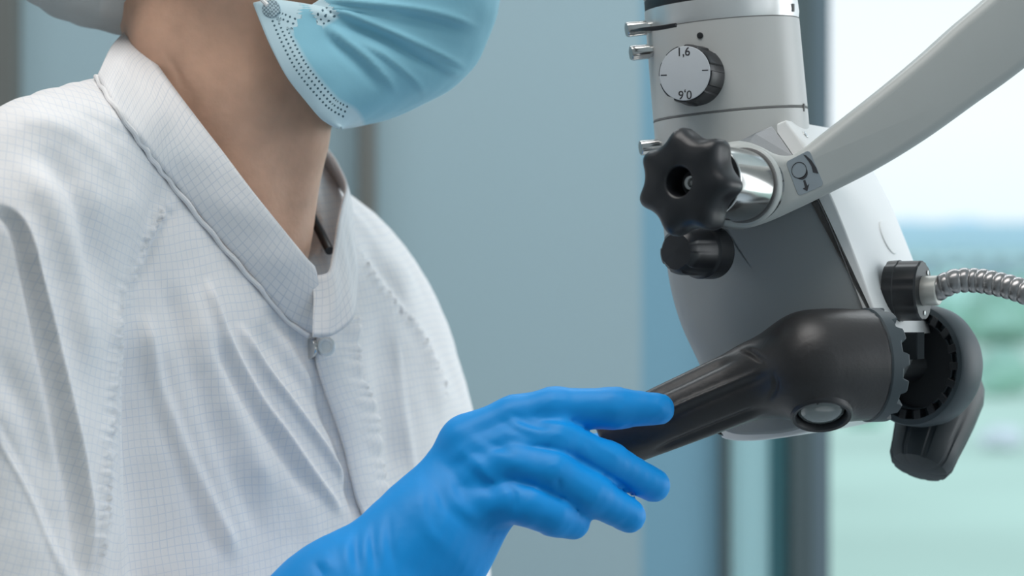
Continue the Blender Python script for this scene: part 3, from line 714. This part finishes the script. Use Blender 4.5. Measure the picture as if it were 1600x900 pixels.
glove_str = [
    ([(700, 655), (745, 690), (800, 722), (850, 745)], 10, 1.3, 'r'),
    ([(712, 700), (745, 722), (768, 748), (800, 752)], 7, 2.0, 'r'), ([(705, 712), (735, 738), (762, 765), (790, 772)], 8, -1.8, 'r'),
    ([(684, 722), (700, 752), (712, 782), (735, 805), (765, 822)], 9, 2.6, 'r'), ([(672, 740), (688, 775), (704, 800), (735, 830)], 7, -1.4, 'r'),
    ([(770, 648), (792, 664), (822, 680), (850, 690)], 6, -1.5, 'r'), ([(740, 678), (775, 698), (815, 712)], 6, -1.4, 'r'),
    ([(790, 640), (808, 652), (838, 664), (880, 668)], 5, -1.6, 'r'), ([(830, 655), (880, 664), (930, 690), (985, 728)], 5, .8, 'r'),
    ([(812, 696), (874, 703), (927, 730), (975, 760), (1004, 788)], 3.5, -1.6, 'r'), ([(830, 652), (883, 659), (930, 671)], 3.5, -1.4, 'r'), ([(782, 749), (817, 754), (861, 771), (898, 792)], 3.5, -1.6, 'r'), ([(786, 752), (802, 770), (800, 812)], 5, -1.8, 'r'), ([(760, 820), (785, 818), (806, 806)], 5, 1.4, 'r'), ([(750, 838), (780, 832), (800, 818)], 4, -1.2, 'r'),
    ([(868, 745), (874, 757), (870, 770)], 4, -1.2, 'r'), ([(905, 700), (897, 712), (890, 716)], 4, -.8, 'r'),
    ([(655, 745), (660, 790), (680, 840), (705, 870)], 10, 1.1, 'r'), ([(672, 760), (672, 800), (690, 850)], 7, -1.2, 'r'),
    ([(560, 820), (556, 860), (562, 905)], 6, -2.4, 'r'), ([(572, 815), (569, 860), (576, 905)], 5, 1.2, 'r'), ([(584, 806), (582, 850), (590, 905)], 5, -1.4, 'r'), ([(597, 800), (596, 850), (606, 905)], 5, 1.0, 'r'),
    ([(608, 790), (609, 840), (620, 905)], 5, -1.0, 'r'), ([(545, 826), (540, 866), (545, 905)], 7, 2.2, 'r'), ([(500, 862), (515, 880), (522, 905)], 8, 2.0, 'r'), ([(488, 875), (500, 892), (505, 910)], 5, -1.6, 'r'),
    ([(1030, 622), (1044, 634), (1040, 650)], 5, -.7, 'r'), ([(960, 815), (985, 815), (1003, 800)], 5, -.6, 'r'),
    ([(640, 730), (655, 760), (650, 800)], 12, .8, 'r'), ([(820, 640), (870, 634), (930, 630)], 12, .5, 'r')]
glove_str = [(p, wd*1.25, am*(.45 if am > 0 or wd > 5 else .66), k) for p, wd, am, k in glove_str]
V = sculpt(V, N, glove_str); V = wavy(V, N, .0003, 160, 21)
glove = obj('glove', V, F, M_glove, person, sharp=None, label='bright blue nitrile glove on the right hand')
# --- legs and shoes below the frame
M_tr = mat('white_trousers', (.7, .71, .73), .85, bump=.3, bscale=30); M_shoe = mat('white_shoe', (.6, .6, .6), .6)
def leg_f(c, y):
    def f(X, Y, Z): return smin(cap_sdf(X, Y, Z, (c, y, .86), (c+.01, y, .48), .095, .07), cap_sdf(X, Y, Z, (c+.01, y, .48), (c-.01, y, .06), .07, .055), .03)
    return f
for c, y in ((-.26, .04), (-.12, .23)):
    V, F = surface_nets(leg_f(c, y), (c-.15, y-.15, .0), (c+.15, y+.15, 1.0), .02); V, F, N = refine(V, F, 1, 1); obj('trousers', V, F, M_tr, person, sharp=None)
    def sf(X, Y, Z): return np.maximum(smin(cap_sdf(X, Y, Z, (c-.03, y, .05), (c+.15, y-.06, .035), .048, .04), cap_sdf(X, Y, Z, (c-.01, y, .1), (c-.02, y, .04), .05, .05), .03), .002-Z)
    V, F = surface_nets(sf, (c-.12, y-.14, -.01), (c+.22, y+.08, .17), .008); V, F, N = refine(V, F, 1, 1); obj('shoe', V, F, M_shoe, person, sharp=None)

# ------------------------------------------------------------------ the surgical microscope
scope = empty('surgical_microscope', (1.0, .35, 0), 'white and grey surgical microscope on a jointed arm with black handles and knobs', 'microscope')
YC = .075                                             # depth of the column's axis
cb = P(1142, 190, YC); ct = P(1120, -60, YC); axc = (ct-cb).normalized(); Mc = frame(cb, axc, (0, 1, 0))
kc = PX*(CAM_D+YC); Lc = (ct-cb).length
def colR(w_): return kc*(120.5-1.5*w_/Lc)
w1 = (190-40)*kc                                     # seam below the silver ring
V, F = lathe(Mc, [(colR(0)*.8, -.05), (colR(0), -.05), (colR(0), .0028), (colR(0)-.0006, .0034), (colR(0)-.0006, .0040), (colR(0), .0046), (colR(w1), w1-.0005), (colR(w1)-.0006, w1), (colR(w1)*.8, w1)], 128)
obj('optical_column', V, F, M_grey_plastic, scope)
V, F = lathe(Mc, [(colR(0)-.0004, .0030), (colR(0)+.00002, .0034), (colR(0)+.00002, .0040), (colR(0)-.0004, .0044)], 128); obj('column_seam', V, F, M_line, scope)
V, F = lathe(Mc, [(colR(w1)*.9, w1-.0006), (colR(w1)+.00005, w1-.0004), (colR(w1)+.00005, w1+.0001), (colR(w1)*.9, w1+.0002)], 128); obj('column_seam', V, F, M_line, scope)
w2 = w1+32*kc
V, F = lathe(Mc, [(colR(w1)*.8, w1+.0001), (colR(w1)-.0003, w1+.0001), (colR(w2)+.0004, w1+.004), (colR(w2), w2), (colR(w2)*.8, w2)], 128); obj('silver_ring', V, F, M_silver, scope)
V, F = lathe(Mc, rprof(colR(w2)-.0003, w2, w2+.0062, .0006), 128); obj('black_band', V, F, M_black, scope)
V, F = lathe(Mc, rprof(colR(w2)+.0002, w2+.0062, w2+.10, .002), 128); obj('optical_head', V, F, M_grey_plastic, scope)
for (px, py) in ((1232, 19), (1249, 172)):            # little index notches
    a = math.asin(min(.99, (px-(1142-(190-py)*.085))/120.5)); cz = P(1142-(190-py)*.085, py, YC)
    n_ = Vector((math.sin(a), -math.cos(a), 0)); Mn = frame(cz+n_*kc*119.9, n_)
    V, F = box(-.0010, .0010, -.0022, .0022, -.001, .0008); obj('index_notch', [Mn @ Vector(q) for q in V], F, M_line, scope, smooth=False)
n_ = Vector((-.38, -.92, .0)).normalized(); sh = P(1131, 67, YC)+n_*kc*119.3
cyl('grub_screw', frame(sh, n_), .0018, -.001, .0008, M_black, scope, .0003)
# magnification dial
nk = Vector((-.44, -.895, .02)).normalized(); kb = P(1132, 131, YC)+nk*kc*114; Mk = frame(kb, nk)
def ridge(a, r, w_): return ((r-.0011*(math.sin(a*8) > .55)*(1 if .002 < w_ < .0185 and r > .014 else 0)), w_)
V, F = lathe(Mk, [(.0001, 0), (.0150, 0), (.0166, .0004), (.0170, .003), (.0166, .008), (.0164, .0165), (.0158, .018), (.0146, .0184), (.0001, .0184)], 144, ridge)
dial = obj('zoom_dial', V, F, M_black, scope, sharp=30)
V, F = lathe(Mk, rprof(.0151, .0183, .0190, .0003), 96); df = obj('dial_face', V, F, M_dial, dial, label='pale dial face with numbers')
def text(s, M, size, m, parent, name='printed_number', rot=0., x=0., y=0.):
    c = bpy.data.curves.new('txt', 'FONT'); c.body = s; c.size = size; c.align_x = 'CENTER'; c.align_y = 'CENTER'; c.extrude = .00006; c.offset = .00004
    to = bpy.data.objects.new('txt', c); COL.objects.link(to); dg = bpy.context.evaluated_depsgraph_get(); dg.update()
    me = to.evaluated_get(dg).to_mesh(); R = Matrix.Rotation(rot, 4, 'Z'); T = Matrix.Translation((x, y, 0))
    V = [M @ T @ R @ v.co for v in me.vertices]; F = [tuple(p.vertices) for p in me.polygons]
    to.evaluated_get(dg).to_mesh_clear(); bpy.data.objects.remove(to)
    return obj(name, V, F, m, parent, smooth=False)
Mt = Mk @ Matrix.Translation((0, 0, .01906))
text('1,6', Mt, .0068, M_print, df, y=.0118, rot=.02, x=-.0008); text('0,6', Mt, .0068, M_print, df, y=-.0118, rot=PI, x=.0004)
text('1', Mt, .0052, M_print, df, x=.0120, y=.0012, rot=-PI/2); text('1', Mt, .0052, M_print, df, x=-.0122, y=-.0006, rot=PI/2)
# thumb screws on the left of the column
for (px, py, l) in ((993, 46, .013), (997, 83, .012), (1012, 231, .012)):
    p = P(px+20, py-3, YC-.012); Mn = frame(p, (-1, -.22, -.12))
    def kn(a, r, w_): return (r*(1-.05*(math.sin(a*6) > .3)), w_)
    V, F = lathe(Mn, [(.0001, -.004), (.0034, -.004), (.0034, .0012), (.0042, .0014), (.0044, l-.001), (.0040, l), (.0001, l)], 48, kn); obj('thumb_screw', V, F, M_chrome, scope)
# black clip lever on the column
C = [P(986, 49, YC-.016), P(1004, 46, YC-.034), P(1028, 44, YC-.042), P(1057, 39, YC-.0455)]
V = []; F = []
for i, p in enumerate(catmull([tuple(c) for c in C], 6)):
    t = i/18; hh = .0007+.0022*math.sin(min(1, t*1.5)*PI/2)-.0006*t; p = Vector(p); n2 = Vector((p.x-ct.x, p.y-YC, 0)).normalized()
    for a, b in ((-1, 0), (1, 0), (1, 1), (-1, 1)): V.append(p+Vector((0, 0, hh*.5*a))-n2*(.002*b)+n2*.0012)
k = len(V)//4
for i in range(k-1):
    for j in range(4): F.append((i*4+j, i*4+(j+1) % 4, i*4+4+(j+1) % 4, i*4+4+j))
F += [(0, 1, 2, 3), tuple(4*(k-1)+q for q in (3, 2, 1, 0))]
obj('filter_lever', V, F, M_black, scope, bevel=.0003)

# housing: side plate turned a little to the left, its rim facing right
AL = math.radians(27); ex = Vector((math.cos(AL), -math.sin(AL), 0)); en = Vector((math.sin(AL), math.cos(AL), 0))
O = P(1200, 450, .040); Mh = Matrix((ex, Vector((0, 0, 1)), en)).transposed().to_4x4(); Mh.translation = O
def plate(px, py):
    """photo pixel to the housing's own side plane (w = 0)"""
    o = Vector((0, -CAM_D, CAM_H)); d = P(px, py, 0)-o; t = (O-o).dot(en)/d.dot(en); q = o+d*t-O; return (q.dot(ex), q.z)
hs = [(1020, 196), (1024, 235), (1030, 300), (1035, 370), (1041, 430), (1052, 480), (1068, 525), (1086, 560), (1104, 600), (1118, 650), (1126, 676), (1150, 684), (1190, 682), (1240, 676), (1290, 650), (1340, 600), (1362, 545),
      (1357, 505), (1340, 455), (1317, 395), (1292, 335), (1266, 285), (1238, 240), (1206, 197), (1180, 186), (1110, 184), (1060, 188)]
hs = [(x-9*max(0, min(1, (1180-x)/60)), y) for x, y in hs]
hs2 = catmull([plate(*p) for p in hs], 5, True)
def resample(C, n):
    C = np.vstack([C, C[:1]]); l = np.concatenate([[0], np.cumsum(np.linalg.norm(np.diff(C, axis=0), axis=1))]); t = np.linspace(0, l[-1], n+1)[:-1]
    return np.stack([np.interp(t, l, C[:, i]) for i in range(2)], 1)
hs2 = resample(hs2, 150)
for _ in range(3): hs2 = (np.roll(hs2, 1, 0)+hs2*2+np.roll(hs2, -1, 0))/4
hp = to_px(np.array([tuple(Mh @ Vector((a, b, 0))) for a, b in hs2]))
rad = np.interp(hp[:, 0], [1000, 1080, 1150, 1220, 1400], [.014, .014, .012, .003, .0008]); rad = np.where(hp[:, 1] > 640, np.minimum(rad, .004), rad)
for _ in range(3): rad = np.convolve(np.concatenate([rad[-5:], rad, rad[:5]]), np.ones(11)/11, 'valid')
for _ in range(2): hs2 = (np.roll(hs2, 1, 0)+hs2*2+np.roll(hs2, -1, 0))/4
V, F = rounded_extrude(hs2, .100, rad, Mh, rb=rad, seg=8, fan=True)
housing = obj('housing', V, F, M_body, scope, sharp=50, label='grey housing below the column')
# pale underside plate
up_ = [(1112, 672), (1124, 679), (1128, 685), (1150, 689), (1190, 688), (1240, 681), (1290, 668), (1300, 655), (1250, 655), (1180, 660)]
V, F = rounded_extrude(catmull([plate(*p) for p in up_], 5, True), .096, .0015, Mh @ Matrix.Translation((0, 0, .001))); obj('underside_plate', V, F, M_white_plastic, scope, sharp=50)
# slanted facet between the column and the rim
fa = [P(1126, 240, .022), P(1150, 222, .024), P(1180, 208, .028), P(1206, 197, .034), P(1239, 243, .031), P(1215, 262, .027), P(1140, 272, .024)]
V = fa+[q+Vector((.004, .03, -.002)) for q in fa]; k = len(fa)
F = [tuple(range(k)), tuple(range(k, 2*k))[::-1]]+[(i, (i+1) % k, k+(i+1) % k, k+i) for i in range(k)]
obj('shoulder_facet', V, F, mat('facet_enamel', (.46, .47, .49), .5, bump=.2, bscale=900, bdist=.0004), scope, smooth=False, bevel=.0006)
# white rim cover
cov = [(1207, 196), (1240, 242), (1268, 286), (1294, 335), (1319, 395), (1342, 455), (1360, 506), (1366, 526), (1379, 526), (1379, 518), (1366, 478), (1345, 420), (1322, 360), (1297, 300), (1268, 244), (1240, 204), (1228, 190), (1222, 188)]
def dense(pts, n=6):
    out = []; N_ = len(pts)
    for i in range(N_):
        a = np.array(pts[i], float); b = np.array(pts[(i+1) % N_], float)
        for j in range(n): out.append(a+(b-a)*j/n)
    return np.array(out)
rimo = catmull([(1228, 188), (1262, 236), (1297, 300), (1322, 360), (1345, 420), (1366, 478), (1380, 524)], 8)
rimi = catmull([(1205, 197), (1237, 243), (1265, 288), (1290, 337), (1315, 397), (1338, 457), (1364, 526)], 8)[::-1]
co = np.array([plate(*p) for p in np.concatenate([rimo, rimi])])
V, F = rounded_extrude(co, .103, .0012, Mh @ Matrix.Translation((0, 0, -.0012)), seg=4)
cover = obj('rim_cover', V, F, M_white_plastic, scope, sharp=40, label='white rim cover')
sv, sf_ = [], []
ln = [Mh @ Vector((*plate(*p), -.0012)) for p in catmull([(1206, 198), (1240, 246), (1267, 290), (1292, 339), (1317, 399), (1340, 459), (1352, 492)], 8)]
V, F = tube(ln, .00035, 8); obj('cover_seam', V, F, M_line, scope)
# a rounded dome finishing the rim above
# rim geometry helper: point on the rim (parameter along it, depth w)
rim3 = [Mh @ Vector((*plate(*p), 0)) for p in rimo]
def rim_pt(py, w_):
    best = min(range(len(rimo)), key=lambda i: abs(rimo[i][1]-py)); i0 = max(best-1, 0); i1 = min(best+1, len(rimo)-1)
    t = (rim3[i1]-rim3[i0]).normalized(); n = en.cross(t) if en.cross(t).x > 0 else -en.cross(t)
    return rim3[best]+en*w_, n.normalized()
p, n = rim_pt(368, .070); cyl('blanking_cap', frame(p, n), .0105, -.002, .0008, M_white_plastic, cover, .0006)
p, n = rim_pt(210, .016); cyl('cover_screw', frame(p, n), .0022, -.001, .0006, M_chrome, cover, .0004)
p, n = rim_pt(504, .004); cyl('cover_screw', frame(p, n), .0022, -.001, .0006, M_chrome, cover, .0004)
p, n = rim_pt(512, .096); cyl('cover_screw', frame(p, n), .0022, -.001, .0006, M_chrome, cover, .0004)
# light guide plug
p, n = rim_pt(455, .050); ncon = Vector((ex.x, ex.y, .02)).normalized(); Mp = frame(P(1407, 455, .045), ncon)
def lobes(a, r, w_): return (r*(1-.03*(math.sin(a*7) > .6)), w_)
V, F = lathe(Mp, [(.0001, -.006), (.0172, -.006), (.0176, .0), (.0170, .0005), (.0170, .0125), (.0162, .0135), (.0001, .0135)], 84, lobes)
plug = obj('light_guide_plug', V, F, M_black, scope, sharp=30, label='black round cable plug')
for a in (PI*.3, PI*1.5): cyl('plug_screw', Mp @ Matrix.Translation((.0125*math.cos(a), .0125*math.sin(a), 0)), .0014, .012, .0142, M_chrome, plug, .0003)
cyl('cable_collar', Mp, .0084, .012, .0225, M_collarm, scope, .001)
s0 = Mp @ Vector((0, 0, .020))
path = catmull([tuple(s0), tuple(P(1490, 440, .030)), tuple(P(1518, 438, .028)), tuple(P(1550, 442, .022)), tuple(P(1600, 456, .012)), tuple(P(1660, 485, 0)), tuple(P(1740, 560, .0)), tuple(P(1800, 700, .02)), tuple(P(1860, 850, .01)), tuple(P(1925, 900, .016))], 40)
seg = np.linalg.norm(np.diff(path, axis=0), axis=1); ll = np.concatenate([[0], np.cumsum(seg)]); NS = 700
t_ = np.linspace(0, ll[-1], NS); pth = np.stack([np.interp(t_, ll, path[:, i]) for i in range(3)], 1)
ph = (t_/.0052) % 1; rr = .0060+.0010*np.sqrt(np.clip(np.sin(PI*ph), 0, 1))
V, F = tube(pth, rr, 28); obj('flexible_conduit', V, F, M_conduit, scope, sharp=None, label='ribbed steel conduit')

# arm
Ma = Matrix((Vector((1, 0, 0)), Vector((0, 0, 1)), Vector((0, 1, 0)))).transposed().to_4x4(); YA = -.002; Ma.translation = Vector((0, YA, 0))
def ap(px, py): q = P(px, py, YA); return (q.x, q.z)
arm_up = [(1146, 220), (1170, 221), (1192, 229), (1214, 240), (1236, 242), (1260, 231), (1300, 200), (1350, 161), (1400, 121), (1450, 79), (1500, 34), (1545, -4), (1620, -72), (1760, -210), (1900, -350)]
arm_dn = [(2000, -220), (1860, -100), (1720, 10), (1600, 108), (1527, 161), (1450, 216), (1375, 262), (1295, 303), (1245, 327), (1200, 347), (1165, 356), (1125, 350), (1098, 320), (1090, 288), (1100, 250), (1118, 230)]
ao = catmull([ap(*p) for p in arm_up+arm_dn], 6, True)
V, F = rounded_extrude(ao, .040, .0058, Ma, rb=.006, seg=6); arm = obj('support_arm', V, F, M_arm, scope, sharp=50, label='long grey support arm rising to the right')
# label on the arm
lb = [(1227, 252), (1264, 233), (1288, 290), (1248, 308)]
def quadpt(u_, v_):                                   # u to the right, v down, on the label
    a, b, c, d = [np.array(q, float) for q in lb]; q = a*(1-u_)*(1-v_)+b*u_*(1-v_)+c*u_*v_+d*(1-u_)*v_; return ap(*q)
rc = []
for cx_, cy_, a0 in ((.88, .12, -90), (.88, .88, 0), (.12, .88, 90), (.12, .12, 180)):
    for k in range(5):
        a = math.radians(a0+k*22.5); rc.append(quadpt(cx_+.12*math.cos(a), cy_+.10*math.sin(a)))
V, F = rounded_extrude(rc, .0006, .0001, Ma @ Matrix.Translation((0, 0, -.0003)), rb=.0001, seg=1); lab = obj('arm_label', V, F, M_label, arm, smooth=False)
def decal(name, pts, w_=-.00045, T=.0002):
    V, F = rounded_extrude([quadpt(*p) for p in pts], T, .00001, Ma @ Matrix.Translation((0, 0, w_)), rb=.00001, seg=1); return obj(name, V, F, M_print, lab, smooth=False)
circ = []
for k in range(40): a = 2*PI*k/40; circ.append((math.cos(a), math.sin(a)))
def ringpts(cx_, cy_, rx, ry, t, a0=0, a1=2*PI, tt=None):
    n = 30; o1 = []; i1 = []
    for k in range(n+1):
        a = a0+(a1-a0)*k/n; th = t if tt is None else t*math.sin(PI*k/n)+.01
        o1.append((cx_+(rx+th)*math.cos(a), cy_+(ry+th)*math.sin(a))); i1.append((cx_+rx*math.cos(a), cy_+ry*math.sin(a)))
    return o1+i1[::-1]
decal('printed_symbol', ringpts(.36, .37, .27, .19, .022, .0, 2*PI-.001)); decal('printed_symbol', ringpts(.36, .37, .27, .19, .07, .15, 2.2, 1))
decal('printed_symbol', [(.72, .06), (.80, .10), (.92, .28), (.98, .50), (.97, .66), (.80, .58), (.84, .42), (.80, .24)])
decal('printed_symbol', [(.36, .66), (.44, .66), (.43, .82), (.52, .80), (.36, .95), (.24, .84), (.33, .84)])
# pivot shaft, star knob
ns = Vector((-.56, -.83, .02)).normalized(); pe = P(1163, 290, YA-.004); Ms = frame(pe, ns)
cyl('pivot_collar', Ms, .0215, -.005, .0010, M_arm, scope, .002)
cyl('pivot_gap', Ms, .0206, -.002, .0019, M_line, scope, .0002)
cyl('pivot_shaft', Ms, .0197, -.01, .040, M_chrome, scope, .001, n=96)
MsK = frame(P(1091, 287, -.046), ns) @ Matrix.Rotation(math.radians(-5), 4, 'Z')
def star(a): return 1-.085*(1-math.cos(7*a))-.012*(1-math.cos(14*a))
SR = .0292; n = 168; rings = []
for r, w_ in ((.0001, .0045), (.0068, .0045), (.0072, .0048), (.0076, .0192), (.0080, .0205), (.0092, .0212)): rings.append(('c', r, w_))
for s_, w_ in ((.55, .0205), (.78, .0200), (.86, .0190), (.93, .0172), (.975, .0145), (1.0, .0105), (1.0, .0060), (.975, .0030), (.92, .001), (.8, 0), (.3, 0)): rings.append(('s', s_, w_))
V = []; F = []
for kind, r, w_ in rings:
    for i in range(n):
        a = 2*PI*i/n; q = r if kind == 'c' else SR*(r*(star(a)*min(1, .35+r*.65)+(1-min(1, .35+r*.65))*.85))
        V.append(MsK @ Vector((q*math.cos(a), q*math.sin(a), w_)))
for j in range(len(rings)-1):
    for i in range(n): F.append((j*n+i, j*n+(i+1) % n, (j+1)*n+(i+1) % n, (j+1)*n+i))
F.append(tuple((len(rings)-1)*n+i for i in range(n)))
sk = obj('star_knob', V, F, M_knobblk, scope, sharp=60, label='black seven lobed star knob')
V, F = lathe(MsK, [(.0001, .0062), (.0014, .0062), (.0016, .0085), (.0020, .0088), (.0036, .0088), (.0042, .0080), (.0042, .004)], 32); obj('knob_screw', V, F, M_chrome, sk)
# small black knob below
nq = Vector((-.62, -.78, .0)).normalized(); Mq = frame(P(1098, 394, .020), nq) @ Matrix.Diagonal((.93, .93, .95, 1))
def flute(a, r, w_): return (r*(1-.06*(math.sin(a*5+.6) > .4)*(1 if w_ > .006 else 0)), w_)
V, F = lathe(Mq, [(.0001, -.010), (.0160, -.010), (.0160, .0030), (.0148, .0042), (.0142, .0050), (.0138, .021), (.0130, .0250), (.0106, .0275), (.0001, .0282)], 90, flute)
obj('friction_knob', V, F, M_knobblk, scope, sharp=35)

# handle towards the person: hub and grip in one moulding
th = math.radians(20); nh = Vector((math.cos(th), math.sin(th), .0)); hc = P(1300, 571, -.004)
ga, gb = P(952, 690, .022), P(1185, 592, .004)
def handle_f(X, Y, Z):
    a = hc-nh*.012; b = hc+nh*.024
    f = cap_sdf(X, Y, Z, tuple(a), tuple(b), .0305, .0305)
    f = np.maximum(f, ((X-hc.x)*nh.x+(Y-hc.y)*nh.y+(Z-hc.z)*nh.z)-.022)
    g = cap_sdf(X, Y, Z, tuple(ga), tuple(gb), .0165, .0205)
    g = np.maximum(g, -((X-ga.x)*.88+(Z-ga.z)*.36+.004))
    f = smin(f, smin(g, cap_sdf(X, Y, Z, tuple(gb), tuple(hc), .0195, .024), .006), .012)
    d = Vector((.0, -.55, -.83)).normalized(); rc_ = P(1283, 640, -.020)
    f = smin(f, cap_sdf(X, Y, Z, tuple(rc_-d*.012), tuple(rc_-d*.001), .0155, .0155), .006)
    cut = rc_-d*.0005
    inner = cap_sdf(X, Y, Z, tuple(rc_-d*.003), tuple(rc_+d*.03), .0142, .0142)
    return np.maximum(f, -inner)
V, F = surface_nets(handle_f, (.03, -.06, 1.235), (.225, .055, 1.36), .0021)
V, F, N = refine(V, F, 1, 2)
handle_str = [
    ([(985, 622), (1040, 598), (1100, 570), (1152, 548)], 4, 1.0, 'r'), ([(1000, 628), (1060, 602), (1110, 578), (1160, 556)], 5, -.7, 'r'),
    ([(1152, 545), (1172, 549), (1186, 560), (1204, 572)], 5, -1.1, 'r'), ([(1010, 662), (1060, 634), (1130, 604), (1203, 573)], 4, 1.1, 'r'),
    ([(1020, 668), (1070, 643), (1140, 612), (1208, 584)], 5, -.8, 'r'),
    ([(1010, 710), (1080, 680), (1150, 652), (1198, 632)], 4, -1.2, 'r'), ([(1012, 717), (1085, 688), (1150, 662), (1205, 640)], 4, .8, 'r'), ([(1206, 578), (1212, 604), (1198, 632)], 4, -.9, 'r')]
handle_str = [(p, wd, am*1.5, k) for p, wd, am, k in handle_str]
V = sculpt(V, N, handle_str)
han = obj('handle_grip', V, F, M_soft, scope, sharp=None, label='black moulded handle held in the gloved hand')
# glass element with its dark ring under the hub
dl = Vector((.0, -.55, -.83)).normalized(); rc_ = P(1283, 640, -.020); Ml = frame(rc_, dl, (0, 1, 0)) @ Matrix.Translation((0, 0, .002))
V, F = lathe(Ml, [(.0001, .0022), (.004, .0021), (.008, .0016), (.0110, .0006), (.0130, -.0014), (.0135, -.006), (.0001, -.006)], 64); obj('glass_window', V, F, M_glass, han)
V, F = lathe(Ml, [(.0132, -.006), (.0134, .0012), (.0142, .0026), (.0158, .0030), (.0168, .0018), (.0170, -.006), (.0132, -.006)], 64); obj('window_bezel', V, F, M_black, han)
# toothed ring closing the hub
def crown(w_end, depth, nt_, r_out, r_in, w_back, M, n=240):
    V = []; F = []
    for i in range(n):
        a = 2*PI*i/n; t = max(0, min(1, .5+1.9*math.sin(a*nt_))); we = w_end-depth*(1-t)
        for r, w_ in ((r_out-.0012, w_back), (r_out, w_back+.001), (r_out, we-.0006), (r_out-.0006, we), (r_in+.0004, we), (r_in, we-.0005), (r_in, w_back)): V.append(M @ Vector((r*math.cos(a), r*math.sin(a), w_)))
    for i in range(n):
        for j in range(7): F.append((i*7+j, ((i+1) % n)*7+j, ((i+1) % n)*7+(j+1) % 7, i*7+(j+1) % 7))
    return V, F
Mr = frame(hc+nh*.021, nh)
V, F = crown(.0098, .0036, 13, .0312, .0255, -.001, Mr); obj('toothed_ring', V, F, M_slate, scope, sharp=35)
# dark mount between the two hubs
cyl('handle_mount', frame(P(1400, 572, .095), (1, .1, 0)), .010, -.05, .03, M_black, scope, .001)
V, F = rounded_extrude(dense([plate(*p) for p in ((1362, 520), (1428, 520), (1428, 562), (1362, 564))], 3), .013, .001, Mh @ Matrix.Translation((0, 0, .006))); obj('mount_block', V, F, mat('mount_plastic', (.016, .020, .023), .9, spec=.05), scope, sharp=40)
# far handle: open toothed cup and its grip
n2 = Vector((-.70, -.71, .06)).normalized(); c2 = P(1424, 570, .085); M2 = frame(c2, n2)
R2 = .0358
V = []; F = []; prof = [(R2-.004, -.026), (R2-.001, -.020), (R2+.0003, -.010), (R2-.0002, -.0012), (R2-.0010, 0), (R2-.0042, 0), (R2-.0044, -.003)]
V, F = lathe(M2, [(.0001, -.027), (R2*.6, -.027)]+prof+[(R2-.0046, -.006), (.0262, -.006), (.0258, -.004), (.0252, -.004), (.0248, -.008), (.0246, -.024), (.0001, -.024)], 128)
cup = obj('handle_hub', V, F, M_slate, scope, sharp=35, label='open toothed hub of the far handle')
V, F = lathe(M2, [(.0244, -.0078), (.0243, -.0236), (.0001, -.0236)], 96); obj('hub_bore', V, F, M_black, cup)
for i in range(18):
    a = 2*PI*i/18; Mt2 = M2 @ Matrix.Rotation(a, 4, 'Z')
    V, F = box(.0262, .0322, -.0023, .0023, -.0062, .0002); obj('hub_tooth', [Mt2 @ Vector(q) for q in V], F, M_black, cup, smooth=False, bevel=.0006)
g0, g1 = P(1474, 614, .128), P(1444, 706, .112)
def grip2(X, Y, Z):
    f = cap_sdf(X, Y, Z, tuple(g0), tuple(g1), .0225, .0150, 1.0)
    return f
gax = (g1-g0); gl = gax.length; Mg = frame(g0, gax, (0, 1, 0)) @ Matrix.Diagonal((.94, .94, 1, 1))
def gf(a, r, w_): return (r*(1-.035*(abs((a*9/(2*PI)) % 1-.5) > .40)*(1 if w_ > .02 else 0)), w_)
V, F = lathe(Mg, [(.0001, -.02), (.018, -.018), (.0245, -.008), (.0262, 0), (.0250, .015), (.0232, .028), (.0215, gl-.002), (.0205, gl+.006), (.0180, gl+.0105), (.0120, gl+.0125), (.0001, gl+.013)], 126, gf)
obj('far_grip', V, F, M_slate if False else mat('dark_grip_plastic', (.020, .027, .032), .45, spec=.45), cup, sharp=25, label='black ribbed grip hanging down')
# small black foot left under the housing
V, F = rounded_extrude(dense([plate(*p) for p in ((1080, 562), (1108, 556), (1140, 552), (1150, 580), (1084, 582))], 3), .05, .001, Mh @ Matrix.Translation((0, 0, .012))); obj('slide_stop', V, F, M_black, scope, sharp=40)
# the stand that carries the arm, beyond the frame
pt = P(1930, -285, YA+.02)
cyl('stand_post', frame((pt.x, pt.y, 0), (0, 0, 1), (0, 1, 0)), .03, .04, pt.z+.05, M_white_plastic, scope, .004)
cyl('stand_base', frame((pt.x, pt.y, 0), (0, 0, 1), (0, 1, 0)), .28, .0, .05, M_white_plastic, scope, .01)
